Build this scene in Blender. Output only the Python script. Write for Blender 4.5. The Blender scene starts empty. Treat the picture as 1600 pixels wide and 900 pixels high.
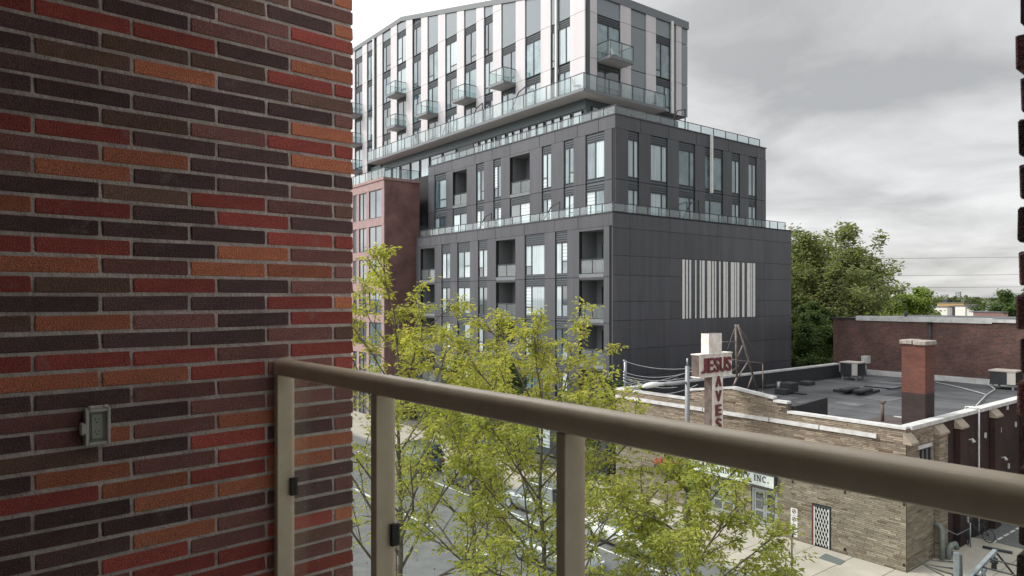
import bpy, math, random
import numpy as np
from mathutils import Vector, Matrix, noise as mnoise
S = bpy.context.scene
COL = S.collection
R = math.radians
rnd = random.Random(7)

# ------------------------------------------------------------------ camera
# world axes follow the street grid: +X runs away from our building across the street,
# +Y runs along the street; the camera stands on the balcony, 11.5 m above the pavement
H = 11.5
F = 1090.0                      # focal length in photo pixels (1600 wide)
TH = math.atan2(845, 1090)      # heading between the street axes
SN, CS = math.sin(TH), math.cos(TH)
cam_d = bpy.data.cameras.new('camera'); cam = bpy.data.objects.new('camera', cam_d); COL.objects.link(cam)
cam.location = (0, 0, H); cam.rotation_euler = (R(90), 0, -TH)
cam_d.sensor_width = 36; cam_d.lens = 36 * F / 1600
cam_d.shift_y = 15 / 1600
cam_d.clip_start = 0.05; cam_d.clip_end = 9000
cam_d.dof.use_dof = True; cam_d.dof.focus_distance = 22; cam_d.dof.aperture_fstop = 14
S.camera = cam

# ------------------------------------------------------------------ world, sun, exposure
SUN = Vector((-0.50, 0.52, 0.74)).normalized()
w = bpy.data.worlds.new('World'); S.world = w; w.use_nodes = True
nt = w.node_tree; nt.nodes.clear()
def N(t, **k):
    n = nt.nodes.new(t)
    for a, b in k.items(): setattr(n, a, b)
    return n
def wmath(op, a, b=None, clamp=False):
    n = N('ShaderNodeMath', operation=op); n.use_clamp = clamp
    for i, v in enumerate((a, b)):
        if v is None: continue
        if isinstance(v, (int, float)): n.inputs[i].default_value = v
        else: nt.links.new(v, n.inputs[i])
    return n.outputs[0]
out = N('ShaderNodeOutputWorld'); bg = N('ShaderNodeBackground'); bg.inputs[1].default_value = 0.1
sky = N('ShaderNodeTexSky', sky_type='NISHITA'); sky.sun_disc = False
sky.sun_elevation = math.asin(SUN.z); sky.sun_rotation = math.atan2(SUN.x, SUN.y)
tc = N('ShaderNodeTexCoord'); sep = N('ShaderNodeSeparateXYZ'); nt.links.new(tc.outputs['Generated'], sep.inputs[0])
zc = wmath('MAXIMUM', sep.outputs[2], 0.0); zd = wmath('ADD', zc, 0.16)
cx = wmath('DIVIDE', sep.outputs[0], zd); cy = wmath('DIVIDE', sep.outputs[1], zd)
cmb = N('ShaderNodeCombineXYZ'); nt.links.new(cx, cmb.inputs[0]); nt.links.new(cy, cmb.inputs[1]); cmb.inputs[2].default_value = 3.7
n1 = N('ShaderNodeTexNoise'); n1.inputs['Scale'].default_value = 1.25; n1.inputs['Detail'].default_value = 7; n1.inputs['Roughness'].default_value = 0.52
n1.inputs['Distortion'].default_value = 0.35
nt.links.new(cmb.outputs[0], n1.inputs['Vector'])
r1 = N('ShaderNodeMapRange'); r1.inputs['From Min'].default_value = .33; r1.inputs['From Max'].default_value = .66
r1.inputs['To Min'].default_value = .66; r1.inputs['To Max'].default_value = 1.22
nt.links.new(n1.outputs[0], r1.inputs[0])
dot = N('ShaderNodeVectorMath', operation='DOT_PRODUCT'); nt.links.new(tc.outputs['Generated'], dot.inputs[0]); dot.inputs[1].default_value = SUN
r2 = N('ShaderNodeMapRange', interpolation_type='SMOOTHSTEP'); r2.inputs['From Min'].default_value = .05; r2.inputs['From Max'].default_value = .85
r2.inputs['To Min'].default_value = 2.7; r2.inputs['To Max'].default_value = 8.4
nt.links.new(dot.outputs['Value'], r2.inputs[0])
br = wmath('MULTIPLY', r1.outputs[0], r2.outputs[0])
tint = N('ShaderNodeMix', data_type='RGBA'); tint.inputs[6].default_value = (.955, .97, .94, 1); tint.inputs[7].default_value = (1.0, .99, .985, 1)
nt.links.new(r1.outputs[0], tint.inputs[0])
cc = N('ShaderNodeVectorMath', operation='SCALE'); nt.links.new(tint.outputs[2], cc.inputs[0]); nt.links.new(br, cc.inputs[3])
mx = N('ShaderNodeMix', data_type='RGBA'); mx.inputs[0].default_value = 0.95
nt.links.new(sky.outputs[0], mx.inputs[6]); nt.links.new(cc.outputs[0], mx.inputs[7])
nt.links.new(mx.outputs[2], bg.inputs[0]); nt.links.new(bg.outputs[0], out.inputs[0])
sd = bpy.data.lights.new('sun', 'SUN'); sd.energy = 1.3; sd.angle = R(12); sd.color = (1, .95, .87)
so = bpy.data.objects.new('sun', sd); COL.objects.link(so); so.rotation_euler = SUN.to_track_quat('Z', 'Y').to_euler()
so.location = (0, 0, 60)
S.view_settings.view_transform = 'Standard'; S.view_settings.look = 'None'
S.view_settings.exposure = 1.42; S.view_settings.gamma = 1
S.cycles.max_bounces = 8; S.cycles.transparent_max_bounces = 24
S.cycles.use_denoising = True

# ------------------------------------------------------------------ sight-line helpers (photo pixel -> place)
def ray(x, y):
    t = (x - 800) / F; v = (465 - y) / F
    return (SN + t * CS, CS - t * SN, v)
def at_a(a, x, y=465):          # on the plane X = a
    d = ray(x, y); k = a / d[0]; return (d[1] * k, H + d[2] * k)
def at_b(b, x, y=465):          # on the plane Y = b
    d = ray(x, y); k = b / d[1]; return (d[0] * k, H + d[2] * k)
def at_z(z, x, y):              # on the level Z = z
    d = ray(x, y); k = (z - H) / d[2]; return (d[0] * k, d[1] * k)

# ------------------------------------------------------------------ materials
MATS = {}
def mat(name, c, rough=.7, metal=0., c2=None, nscale=3., mix=.5, bump=0., bscale=40., spec=.5, coord='Object',
        island=0., objrand=0., stretch=None, ior=None, detail=5., coat=0.):
    if name in MATS: return MATS[name]
    m = bpy.data.materials.new(name); m.use_nodes = True; t = m.node_tree; b = t.nodes['Principled BSDF']
    L = t.links.new
    b.inputs['Roughness'].default_value = rough; b.inputs['Metallic'].default_value = metal
    b.inputs['Specular IOR Level'].default_value = spec
    if ior: b.inputs['IOR'].default_value = ior
    if coat: b.inputs['Coat Weight'].default_value = coat
    tcn = t.nodes.new('ShaderNodeTexCoord'); vec = tcn.outputs[coord]
    if stretch:
        mp = t.nodes.new('ShaderNodeMapping'); mp.inputs['Scale'].default_value = stretch; L(vec, mp.inputs[0]); vec = mp.outputs[0]
    colr = None
    if c2:
        nz = t.nodes.new('ShaderNodeTexNoise'); nz.inputs['Scale'].default_value = nscale; nz.inputs['Detail'].default_value = detail
        nz.inputs['Roughness'].default_value = .6; L(vec, nz.inputs['Vector'])
        mr = t.nodes.new('ShaderNodeMapRange'); mr.inputs['From Min'].default_value = .5 - mix * .35; mr.inputs['From Max'].default_value = .5 + mix * .35
        L(nz.outputs[0], mr.inputs[0])
        mxn = t.nodes.new('ShaderNodeMix'); mxn.data_type = 'RGBA'
        mxn.inputs[6].default_value = (*c, 1); mxn.inputs[7].default_value = (*c2, 1); L(mr.outputs[0], mxn.inputs[0])
        colr = mxn.outputs[2]
    for amt, src in ((island, 'i'), (objrand, 'o')):
        if not amt: continue
        if src == 'i': g = t.nodes.new('ShaderNodeNewGeometry'); rv = g.outputs['Random Per Island']
        else: g = t.nodes.new('ShaderNodeObjectInfo'); rv = g.outputs['Random']
        mr = t.nodes.new('ShaderNodeMapRange'); mr.inputs['To Min'].default_value = 1 - amt; mr.inputs['To Max'].default_value = 1 + amt; L(rv, mr.inputs[0])
        hs = t.nodes.new('ShaderNodeVectorMath'); hs.operation = 'SCALE'
        if colr is None: hs.inputs[0].default_value = c
        else: L(colr, hs.inputs[0])
        L(mr.outputs[0], hs.inputs[3]); colr = hs.outputs[0]
    if colr is None: b.inputs['Base Color'].default_value = (*c, 1)
    else: L(colr, b.inputs['Base Color'])
    if bump:
        nb = t.nodes.new('ShaderNodeTexNoise'); nb.inputs['Scale'].default_value = bscale; nb.inputs['Detail'].default_value = 4; L(vec, nb.inputs['Vector'])
        bp = t.nodes.new('ShaderNodeBump'); bp.inputs['Strength'].default_value = bump; bp.inputs['Distance'].default_value = .02
        L(nb.outputs[0], bp.inputs['Height']); L(bp.outputs[0], b.inputs['Normal'])
    MATS[name] = m
    return m
def glass(name, tint=(.93, .97, .96), refl=1., rough=.01, milk=0., milkc=(.8, .85, .86)):
    m = bpy.data.materials.new(name); m.use_nodes = True; t = m.node_tree; t.nodes.clear(); L = t.links.new
    o = t.nodes.new('ShaderNodeOutputMaterial'); tr = t.nodes.new('ShaderNodeBsdfTransparent'); tr.inputs[0].default_value = (*tint, 1)
    gl = t.nodes.new('ShaderNodeBsdfGlossy'); gl.inputs['Roughness'].default_value = rough
    ge = t.nodes.new('ShaderNodeNewGeometry'); dp = t.nodes.new('ShaderNodeVectorMath'); dp.operation = 'DOT_PRODUCT'; L(ge.outputs['Normal'], dp.inputs[0]); L(ge.outputs['Incoming'], dp.inputs[1])
    def mm(op, a, b):
        n = t.nodes.new('ShaderNodeMath'); n.operation = op; n.use_clamp = True
        for i, v in enumerate((a, b)):
            if v is None: continue
            if isinstance(v, (int, float)): n.inputs[i].default_value = v
            else: L(v, n.inputs[i])
        return n
    ab = mm('ABSOLUTE', dp.outputs['Value'], None); iv = mm('SUBTRACT', 1.0, ab.outputs[0]); p5 = mm('POWER', iv.outputs[0], 5.0); q5 = mm('MULTIPLY', p5.outputs[0], .92); sch = mm('ADD', q5.outputs[0], .04)
    mu = mm('MULTIPLY', sch.outputs[0], refl)
    mxs = t.nodes.new('ShaderNodeMixShader'); L(mu.outputs[0], mxs.inputs[0]); L(tr.outputs[0], mxs.inputs[1]); L(gl.outputs[0], mxs.inputs[2])
    last = mxs.outputs[0]
    if milk:
        df = t.nodes.new('ShaderNodeBsdfDiffuse'); df.inputs[0].default_value = (*milkc, 1)
        m2 = t.nodes.new('ShaderNodeMixShader'); m2.inputs[0].default_value = milk; L(last, m2.inputs[1]); L(df.outputs[0], m2.inputs[2]); last = m2.outputs[0]
    L(last, o.inputs[0]); MATS[name] = m
    return m
def leafmat(name, c, c2, trans=.45, rough=.55):
    m = bpy.data.materials.new(name); m.use_nodes = True; t = m.node_tree; L = t.links.new
    b = t.nodes['Principled BSDF']; b.inputs['Roughness'].default_value = rough; b.inputs['Specular IOR Level'].default_value = .35
    g = t.nodes.new('ShaderNodeNewGeometry'); mxn = t.nodes.new('ShaderNodeMix'); mxn.data_type = 'RGBA'
    mxn.inputs[6].default_value = (*c, 1); mxn.inputs[7].default_value = (*c2, 1); L(g.outputs['Random Per Island'], mxn.inputs[0])
    L(mxn.outputs[2], b.inputs['Base Color'])
    tl = t.nodes.new('ShaderNodeBsdfTranslucent')
    sc = t.nodes.new('ShaderNodeVectorMath'); sc.operation = 'MULTIPLY'; sc.inputs[1].default_value = (1.5, 1.45, .7); L(mxn.outputs[2], sc.inputs[0]); L(sc.outputs[0], tl.inputs[0])
    ms = t.nodes.new('ShaderNodeMixShader'); ms.inputs[0].default_value = trans
    L(b.outputs[0], ms.inputs[1]); L(tl.outputs[0], ms.inputs[2]); L(ms.outputs[0], t.nodes['Material Output'].inputs[0])
    MATS[name] = m; return m

# ------------------------------------------------------------------ mesh builder
BOXF = [(0, 3, 2, 1), (4, 5, 6, 7), (0, 1, 5, 4), (1, 2, 6, 5), (2, 3, 7, 6), (3, 0, 4, 7)]
class MB:
    def __init__(s): s.v = []; s.f = []; s.m = []; s.smooth = []; s.starts = []
    def add(s, vs, fs, m=0, sm=False):
        o = len(s.v); s.starts.append(o); s.v += [tuple(p) for p in vs]; s.f += [tuple(i + o for i in f) for f in fs]
        s.m += [m] * len(fs); s.smooth += [sm] * len(fs); return s
    def box(s, x0, x1, y0, y1, z0, z1, m=0):
        if x0 > x1: x0, x1 = x1, x0
        if y0 > y1: y0, y1 = y1, y0
        if z0 > z1: z0, z1 = z1, z0
        return s.add([(x0, y0, z0), (x1, y0, z0), (x1, y1, z0), (x0, y1, z0), (x0, y0, z1), (x1, y0, z1), (x1, y1, z1), (x0, y1, z1)], BOXF, m)
    def bar(s, p, q, w, h=None, m=0, up=(0, 0, 1)):      # square bar from p to q
        h = h or w; p = Vector(p); q = Vector(q); d = (q - p).normalized(); u = Vector(up)
        if abs(d.dot(u)) > .98: u = Vector((1, 0, 0))
        r = d.cross(u).normalized(); u = r.cross(d); r *= w / 2; u *= h / 2
        return s.add([p - r - u, p + r - u, p + r + u, p - r + u, q - r - u, q + r - u, q + r + u, q - r + u],
                     [(3, 2, 1, 0), (4, 5, 6, 7), (0, 1, 5, 4), (1, 2, 6, 5), (2, 3, 7, 6), (3, 0, 4, 7)], m)
    def tube(s, pts, rad, n=8, m=0, cap=True):
        pts = [Vector(p) for p in pts]; k = len(pts)
        if isinstance(rad, (int, float)): rad = [rad] * k
        vs = []; fs = []
        d0 = (pts[1] - pts[0]).normalized(); ref = Vector((0, 0, 1)) if abs(d0.z) < .9 else Vector((1, 0, 0))
        u = d0.cross(ref).normalized()
        for i in range(k):
            d = (pts[min(i + 1, k - 1)] - pts[max(i - 1, 0)]).normalized()
            u = (u - d * u.dot(d)).normalized(); v = d.cross(u)
            for j in range(n):
                a = 2 * math.pi * j / n; vs.append(pts[i] + (u * math.cos(a) + v * math.sin(a)) * rad[i])
        for i in range(k - 1):
            for j in range(n):
                fs.append((i * n + j, i * n + (j + 1) % n, (i + 1) * n + (j + 1) % n, (i + 1) * n + j))
        s.add(vs, fs, m, True)
        if cap:
            o = len(s.v) - k * n
            s.f.append(tuple(o + j for j in range(n))[::-1]); s.f.append(tuple(o + (k - 1) * n + j for j in range(n))); s.m += [m, m]; s.smooth += [False, False]
        return s
    def prism(s, poly, d, m=0):                            # planar polygon (3-D pts) pushed along vector d
        n = len(poly); d = Vector(d); vs = [Vector(p) for p in poly] + [Vector(p) + d for p in poly]
        fs = [tuple(range(n))[::-1], tuple(range(n, 2 * n))] + [(i, (i + 1) % n, n + (i + 1) % n, n + i) for i in range(n)]
        return s.add(vs, fs, m)
    def bbox_box(s, x0, x1, y0, y1, z0, z1, e=.004, m=0):  # box with chamfered edges
        if x0 > x1: x0, x1 = x1, x0
        if y0 > y1: y0, y1 = y1, y0
        vs = []; idx = {}
        for ix in (0, 1):
            for iy in (0, 1):
                for iz in (0, 1):
                    X, Y, Z = (x0, x1)[ix], (y0, y1)[iy], (z0, z1)[iz]
                    sx, sy, sz = (1, -1)[ix] * e, (1, -1)[iy] * e, (1, -1)[iz] * e
                    for a, p in enumerate(((X, Y + sy, Z + sz), (X + sx, Y, Z + sz), (X + sx, Y + sy, Z))):
                        idx[(ix, iy, iz, a)] = len(vs); vs.append(p)
        c = lambda *k: idx[k]
        fs = []
        for i in (0, 1):
            fs.append(tuple(c(*k) for k in ((i, 0, 0, 0), (i, 1, 0, 0), (i, 1, 1, 0), (i, 0, 1, 0))))
            fs.append(tuple(c(*k) for k in ((0, i, 0, 1), (1, i, 0, 1), (1, i, 1, 1), (0, i, 1, 1))))
            fs.append(tuple(c(*k) for k in ((0, 0, i, 2), (1, 0, i, 2), (1, 1, i, 2), (0, 1, i, 2))))
        for i in (0, 1):
            for j in (0, 1):
                fs.append((c(i, j, 0, 0), c(i, j, 1, 0), c(i, j, 1, 1), c(i, j, 0, 1)))
                fs.append((c(i, 0, j, 0), c(i, 1, j, 0), c(i, 1, j, 2), c(i, 0, j, 2)))
                fs.append((c(0, i, j, 1), c(1, i, j, 1), c(1, i, j, 2), c(0, i, j, 2)))
                for k in (0, 1): fs.append((c(i, j, k, 0), c(i, j, k, 1), c(i, j, k, 2)))
        cen = Vector(((x0 + x1) / 2, (y0 + y1) / 2, (z0 + z1) / 2)); ff = []
        for f in fs:
            p = [Vector(vs[i]) for i in f]; nn = (p[1] - p[0]).cross(p[2] - p[0])
            ff.append(f if nn.dot(sum(p, Vector()) / len(p) - cen) > 0 else f[::-1])
        return s.add(vs, ff, m)
    def build_each(s, name, mats, parent=None, **k):      # every box or tube added becomes an object of its own
        vi = 0; groups = []
        for f, m_, sm in zip(s.f, s.m, s.smooth):
            st = s.starts[max(i for i, q in enumerate(s.starts) if q <= min(f))]
            groups.append(st)
        outs = []
        for st in sorted(set(groups)):
            nx = min([q for q in s.starts if q > st] + [len(s.v)]); g = MB(); g.v = s.v[st:nx]
            for f, m_, sm, gr in zip(s.f, s.m, s.smooth, groups):
                if gr == st: g.f.append(tuple(i - st for i in f)); g.m.append(m_); g.smooth.append(sm)
            outs.append(g.build(name, mats, parent, **k))
        return outs
    def build(s, name, mats, parent=None, kind=None, label=None, base=None):
        if not isinstance(mats, (list, tuple)): mats = [mats]
        b = Vector(base) if base else (Vector(BASE.get(parent.name, (0, 0, 0))) if parent else Vector())
        me = bpy.data.meshes.new(name)
        va = np.array(s.v, dtype=float).reshape(-1, 3) - np.array(b)
        me.from_pydata(va.tolist(), [], s.f)
        for mt in mats: me.materials.append(mt)
        me.polygons.foreach_set('material_index', s.m); me.polygons.foreach_set('use_smooth', s.smooth); me.update()
        o = bpy.data.objects.new(name, me); COL.objects.link(o)
        if parent: o.parent = parent; BASE[o.name] = tuple(b)
        elif base: o.location = b; BASE[o.name] = tuple(b)
        if kind: o['kind'] = kind
        if label: o['label'] = label
        return o
BASE = {}
PHI = R(41.37) - TH            # the balcony is turned a little against the street grid
def thing(name, label, cat, base, frame='s', group=None):
    e = bpy.data.objects.new(name, None); COL.objects.link(e); e.empty_display_size = .3
    b = Vector(base)
    if frame == 'b': e.rotation_euler = (0, 0, PHI); e.location = Matrix.Rotation(PHI, 3, 'Z') @ b
    else: e.location = b
    BASE[e.name] = tuple(b); e['label'] = label; e['category'] = cat
    if group: e['group'] = group
    return e
def tag(o, label, cat, group=None):
    o['label'] = label; o['category'] = cat
    if group: o['group'] = group
    return o
def copy_tree(o, parent=None):
    c = o.copy(); COL.objects.link(c); c.parent = parent
    for ch in o.children: copy_tree(ch, c)
    return c
_tx = {}
def text(body, size, depth, fat=0.):
    k = (body, size, depth, fat)
    if k not in _tx:
        cu = bpy.data.curves.new('lettering', 'FONT'); cu.body = body; cu.size = size; cu.extrude = depth / 2; cu.offset = fat; cu.resolution_u = 3
        cu.align_x = 'CENTER'; cu.align_y = 'CENTER'
        ob = bpy.data.objects.new('lettering', cu); COL.objects.link(ob)
        dg = bpy.context.evaluated_depsgraph_get(); me = bpy.data.meshes.new_from_object(ob.evaluated_get(dg))
        _tx[k] = ([tuple(v.co) for v in me.vertices], [tuple(p.vertices) for p in me.polygons])
        bpy.data.objects.remove(ob); bpy.data.curves.remove(cu); bpy.data.meshes.remove(me)
    return _tx[k]
def put_text(mb, body, size, depth, org, ux, uz, fat=0., m=0, sx=1.):
    vs, fs = text(body, size, depth, fat); org = Vector(org); ux = Vector(ux); uz = Vector(uz); un = ux.cross(uz)
    mb.add([org + ux * v[0] * sx + uz * v[1] + un * v[2] for v in vs], fs, m)

# shared materials
M_alu = mat('bronze_paint', (.66, .56, .415), .34, .0, spec=.5, c2=(.57, .48, .35), nscale=11, bump=.05, bscale=260)
M_black = mat('black_rubber', (.012, .012, .013), .6)
M_mortar = mat('mortar', (.62, .55, .51), .95, c2=(.40, .345, .32), nscale=14, bump=.6, bscale=90)
M_white = mat('white_metal', (.74, .75, .74), .5, c2=(.62, .63, .62), nscale=2, bump=.02)
M_dark = mat('dark_metal', (.045, .052, .062), .45, spec=.4)
M_grey = mat('grey_metal', (.33, .35, .36), .45, .4)
M_galv = mat('galvanised_steel', (.36, .38, .40), .45, .6, c2=(.25, .27, .29), nscale=8)
M_conc = mat('concrete', (.40, .375, .335), .9, c2=(.32, .30, .27), nscale=1.2, bump=.2, bscale=30)
M_clear = glass('clear_glass', refl=1.)
M_rail = glass('railing_glass', (.84, .90, .90), 1.5, milk=.07)
M_text = mat('black_print', (.02, .02, .022), .6)
# ================================================================== GROUND, ROAD, PAVEMENTS
M_asph = mat('asphalt', (.11, .11, .112), .9, c2=(.16, .158, .155), nscale=1.5, bump=.3, bscale=60)
M_pave = mat('pavement_concrete', (.46, .405, .35), .9, c2=(.37, .325, .28), nscale=.9, bump=.15, bscale=40, objrand=.07)
M_kerb = mat('kerb_concrete', (.36, .34, .31), .9, c2=(.29, .27, .25), nscale=3)
M_land = mat('far_ground', (.09, .10, .06), .95, c2=(.16, .15, .13), nscale=.02)
MB().add([(-4000, -4000, -.12), (4000, -4000, -.12), (4000, 4000, -.12), (-4000, 4000, -.12)], [(0, 1, 2, 3)]).build('ground', M_land, kind='structure')
KA, KB = 25.25, 11.3           # kerb lines of the street
MB().box(KB, KA, -60, 260, -.11, -.004).build('road', M_asph, kind='structure')
g = MB()
for y in range(-60, 250, 6): g.box(18.15, 18.3, y, y + 3, -.004, .002)
g.box(KA - 2.45, KA - 2.35, -60, 250, -.004, .002)
g.build('road_marking', mat('road_paint', (.7, .7, .66), .7, c2=(.5, .5, .48), nscale=9), kind='structure')
MB().box(KA, KA + .16, -60, 260, -.11, .135).build('kerb', M_kerb, kind='structure')
MB().box(KB - .16, KB, -60, 260, -.11, .135).build('kerb', M_kerb, kind='structure')
# pavement on the church side: cast slabs with open joints, each slab a piece
pb = MB().box(KA + .16, 32.6, -60, 260, -.11, .10).build('pavement', mat('joint_grit', (.12, .11, .10), .95), kind='structure')
def slab_grid(parent, a0, a1, na, b0, b1, step, z0=.10, z1=.13, j=.012):
    da = (a1 - a0) / na
    for i in range(na):
        y = b0
        while y < b1:
            MB().bbox_box(a0 + i * da + j, a0 + (i + 1) * da - j, y + j, min(y + step, b1) - j, z0, z1, .008).build('paving_slab', M_pave, parent)
            y += step
slab_grid(pb, KA + .17, 30.58, 3, 8, 32, 1.75)
g = MB()
g.box(KA + .17, 30.58, 32, 250, .10, .128); g.box(KA + .17, 30.58, -60, 8, .10, .128)
g.build('paving_slab', M_pave, pb)
MB().box(5.5, KB - .16, -60, 260, -.11, .12).build('pavement', M_pave, kind='structure')
# light concrete apron and lot beside the church
ax = at_z(0, 1560, 853)[0]
apron = MB().box(30.62, ax, -2, 12.8, -.11, .095).build('apron', mat('joint_grit', (.12, .11, .10), .95), kind='structure')
slab_grid(apron, 30.62, ax, 3, 3.6, 12.8, 2.3, .095, .128)
MB().box(ax, 60.5, -60, 12.8, -.11, .05).build('parking_lot', M_asph, kind='structure')
l0 = at_z(.05, 1549, 849); l1 = at_z(.05, 1597, 822)
g = MB()
for i in range(7):
    k0, k1 = i / 7, i / 7 + .1
    p = Vector((l0[0] + (l1[0] - l0[0]) * k0 * 1.4, l0[1] + (l1[1] - l0[1]) * k0 * 1.4, .055)); q = Vector((l0[0] + (l1[0] - l0[0]) * k1 * 1.4, l0[1] + (l1[1] - l0[1]) * k1 * 1.4, .055))
    g.bar(p, q, .1, .01)
g.build('lot_marking', MATS['road_paint'], kind='structure')

# ================================================================== FACADE KIT
def fb(mb, face, u0, u1, d0, d1, z0, z1, m=0):     # face = ('a', A) looks to -X, ('b', B) looks to -Y; d = depth inwards
    k, P = face
    if k == 'a': mb.box(P + d0, P + d1, u0, u1, z0, z1, m)
    else: mb.box(u0, u1, P + d0, P + d1, z0, z1, m)
    return mb
def fu(face, x): return (at_a if face[0] == 'a' else at_b)(face[1], x)[0]
def fz(face, x, y): return (at_a if face[0] == 'a' else at_b)(face[1], x, y)[1]
def wglass(name, c, rough=.04, ior=2.3): return mat(name, c, rough, 0., ior=ior, spec=.5)
G_dark = wglass('window_glass_dark', (.035, .05, .058)); G_blue = mat('window_glass_blue', (.085, .15, .19), .04, ior=2.3, c2=(.03, .045, .055), nscale=.9, stretch=(3, 3, .6), objrand=.35)
G_pale = mat('window_glass_with_curtain', (.40, .48, .50), .04, ior=2.3, c2=(.20, .27, .30), nscale=2.2, stretch=(6, 6, .12), objrand=.3); G_teal = mat('window_glass_teal', (.15, .25, .27), .04, ior=2.3, c2=(.05, .09, .11), nscale=1.1, objrand=.35)
def blindmat():
    m = mat('window_glass_slat_blind', (.5, .58, .6), .05, ior=2.3); t = m.node_tree
    wv = t.nodes.new('ShaderNodeTexWave'); wv.bands_direction = 'Z'; wv.inputs['Scale'].default_value = 1.3
    tcn = t.nodes.new('ShaderNodeTexCoord'); t.links.new(tcn.outputs['Object'], wv.inputs[0])
    mxn = t.nodes.new('ShaderNodeMix'); mxn.data_type = 'RGBA'; mxn.inputs[6].default_value = (.6, .68, .7, 1); mxn.inputs[7].default_value = (.3, .37, .39, 1)
    t.links.new(wv.outputs[1], mxn.inputs[0]); t.links.new(mxn.outputs[2], t.nodes['Principled BSDF'].inputs['Base Color']); return m
G_slat = blindmat()
M_frame = mat('window_frame_dark', (.025, .03, .036), .4)
M_louv = mat('louvre_grey', (.075, .088, .10), .55)
M_clad = mat('charcoal_cladding', (.074, .076, .087), .42, c2=(.050, .053, .062), nscale=1.3, objrand=.14, stretch=(1.6, 1.6, .12), bump=.04, bscale=2)
M_cladback = mat('cladding_joint', (.015, .016, .018), .8)
M_wpanel = mat('white_panel', (.60, .575, .595), .5, c2=(.54, .515, .54), nscale=.8, objrand=.03, stretch=(2, 2, .15))
M_soff = mat('soffit_grey', (.42, .41, .42), .8)
M_fasc = mat('slab_edge_grey', (.16, .175, .19), .6)
def window(b, face, u0, u1, z0, z1, split=None, gl=None, depth=.10, tr=None, hsplit=None):
    """dark frame with mullion and transom bars; every pane a sub-part"""
    if u1 < u0: u0, u1 = u1, u0
    fr = MB(); t = .055
    for a, c in ((u0, u0 + t), (u1 - t, u1)): fb(fr, face, a, c, depth - .05, depth + .06, z0, z1)
    for a, c in ((z0, z0 + t), (z1 - t, z1)): fb(fr, face, u0 + t, u1 - t, depth - .05, depth + .06, a, c)
    cells = []
    us = [u0 + t, u1 - t]
    if split:
        s = u0 + (u1 - u0) * split; fb(fr, face, s - .045, s + .045, depth - .04, depth + .06, z0 + t, z1 - t); us = [u0 + t, s - .045, s + .045, u1 - t]
    for i in range(0, len(us), 2):
        if hsplit is not None and i == hsplit[0]:
            h = z0 + (z1 - z0) * hsplit[1]; fb(fr, face, us[i], us[i + 1], depth - .04, depth + .06, h - .03, h + .03)
            cells += [(us[i], us[i + 1], z0 + t, h - .03), (us[i], us[i + 1], h + .03, z1 - t)]
        else: cells.append((us[i], us[i + 1], z0 + t, z1 - t))
    f = fr.build('window', M_frame, b)
    for c in cells:
        g1 = gl or rnd.choice((G_pale, G_pale, G_blue, G_teal, G_dark, G_slat))
        if isinstance(g1, (list, tuple)): g1 = rnd.choice(g1)
        fb(MB(), face, c[0], c[1], depth, depth + .02, c[2], c[3]).build('pane', g1, f)
    return f
def louvre(b, face, u0, u1, z0, z1, mtl=None):
    g = MB(); fb(g, face, u0, u1, .10, .2, z0, z1)
    z = z0 + .06
    while z < z1 - .05: fb(g, face, u0 + .03, u1 - .03, .05, .10, z, z + .07); z += .16
    return g.build('louvre_panel', mtl or M_louv, b)
def rail_run(b, face, u0, u1, z0, h, step=1.2, off=0., d=.0, mrail=None, name='railing', stand=.0):
    """glass railing: top rail and posts in one mesh, every pane a sub-part"""
    if u1 < u0: u0, u1 = u1, u0
    g = MB(); fb(g, face, u0, u1, d, d + .05, z0 + h - .05, z0 + h)
    n = max(1, round((u1 - u0) / step)); L = (u1 - u0) / n
    for i in range(n + 1): fb(g, face, u0 + i * L - .025, u0 + i * L + .025, d + .002, d + .048, z0, z0 + h - .05)
    r = g.build(name, M_dark, b)
    for i in range(n):
        fb(MB(), face, u0 + i * L + .05, u0 + (i + 1) * L - .05, d + .018, d + .03, z0 + .05, z0 + h - .09).build('pane', M_rail, r)
    return r
def balcony(b, face, u0, u1, zf, out=1.4, h=1.1):
    """projecting slab with glass on three sides"""
    k, P = face
    if u1 < u0: u0, u1 = u1, u0
    g = MB(); fb(g, face, u0, u1, -out, 0, zf - .24, zf - .003, 0); fb(g, face, u0 + .1, u1 - .1, -out + .1, 0, zf - .255, zf - .24, 1)
    s = g.build('balcony_slab', [M_fasc, M_soff], b)
    fr = MB()
    fb(fr, face, u0, u1, -out, -out + .05, zf + h - .05, zf + h)
    for u in (u0, u1 - .05): fb(fr, face, u, u + .05, -out + .05, 0, zf + h - .05, zf + h)
    for u in (u0, (u0 + u1) / 2 - .02, u1 - .045): fb(fr, face, u, u + .045, -out, -out + .045, zf, zf + h - .05)
    f = fr.build('railing', M_dark, s)
    for a0, a1 in ((u0 + .05, (u0 + u1) / 2 - .03), ((u0 + u1) / 2 + .03, u1 - .05)):
        fb(MB(), face, a0, a1, -out + .02, -out + .032, zf + .05, zf + h - .08).build('balcony_glass', M_rail, b)
    for u in (u0 + .018, u1 - .03): fb(MB(), face, u, u + .012, -out + .06, -.03, zf + .05, zf + h - .08).build('balcony_glass', M_rail, b)

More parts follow.
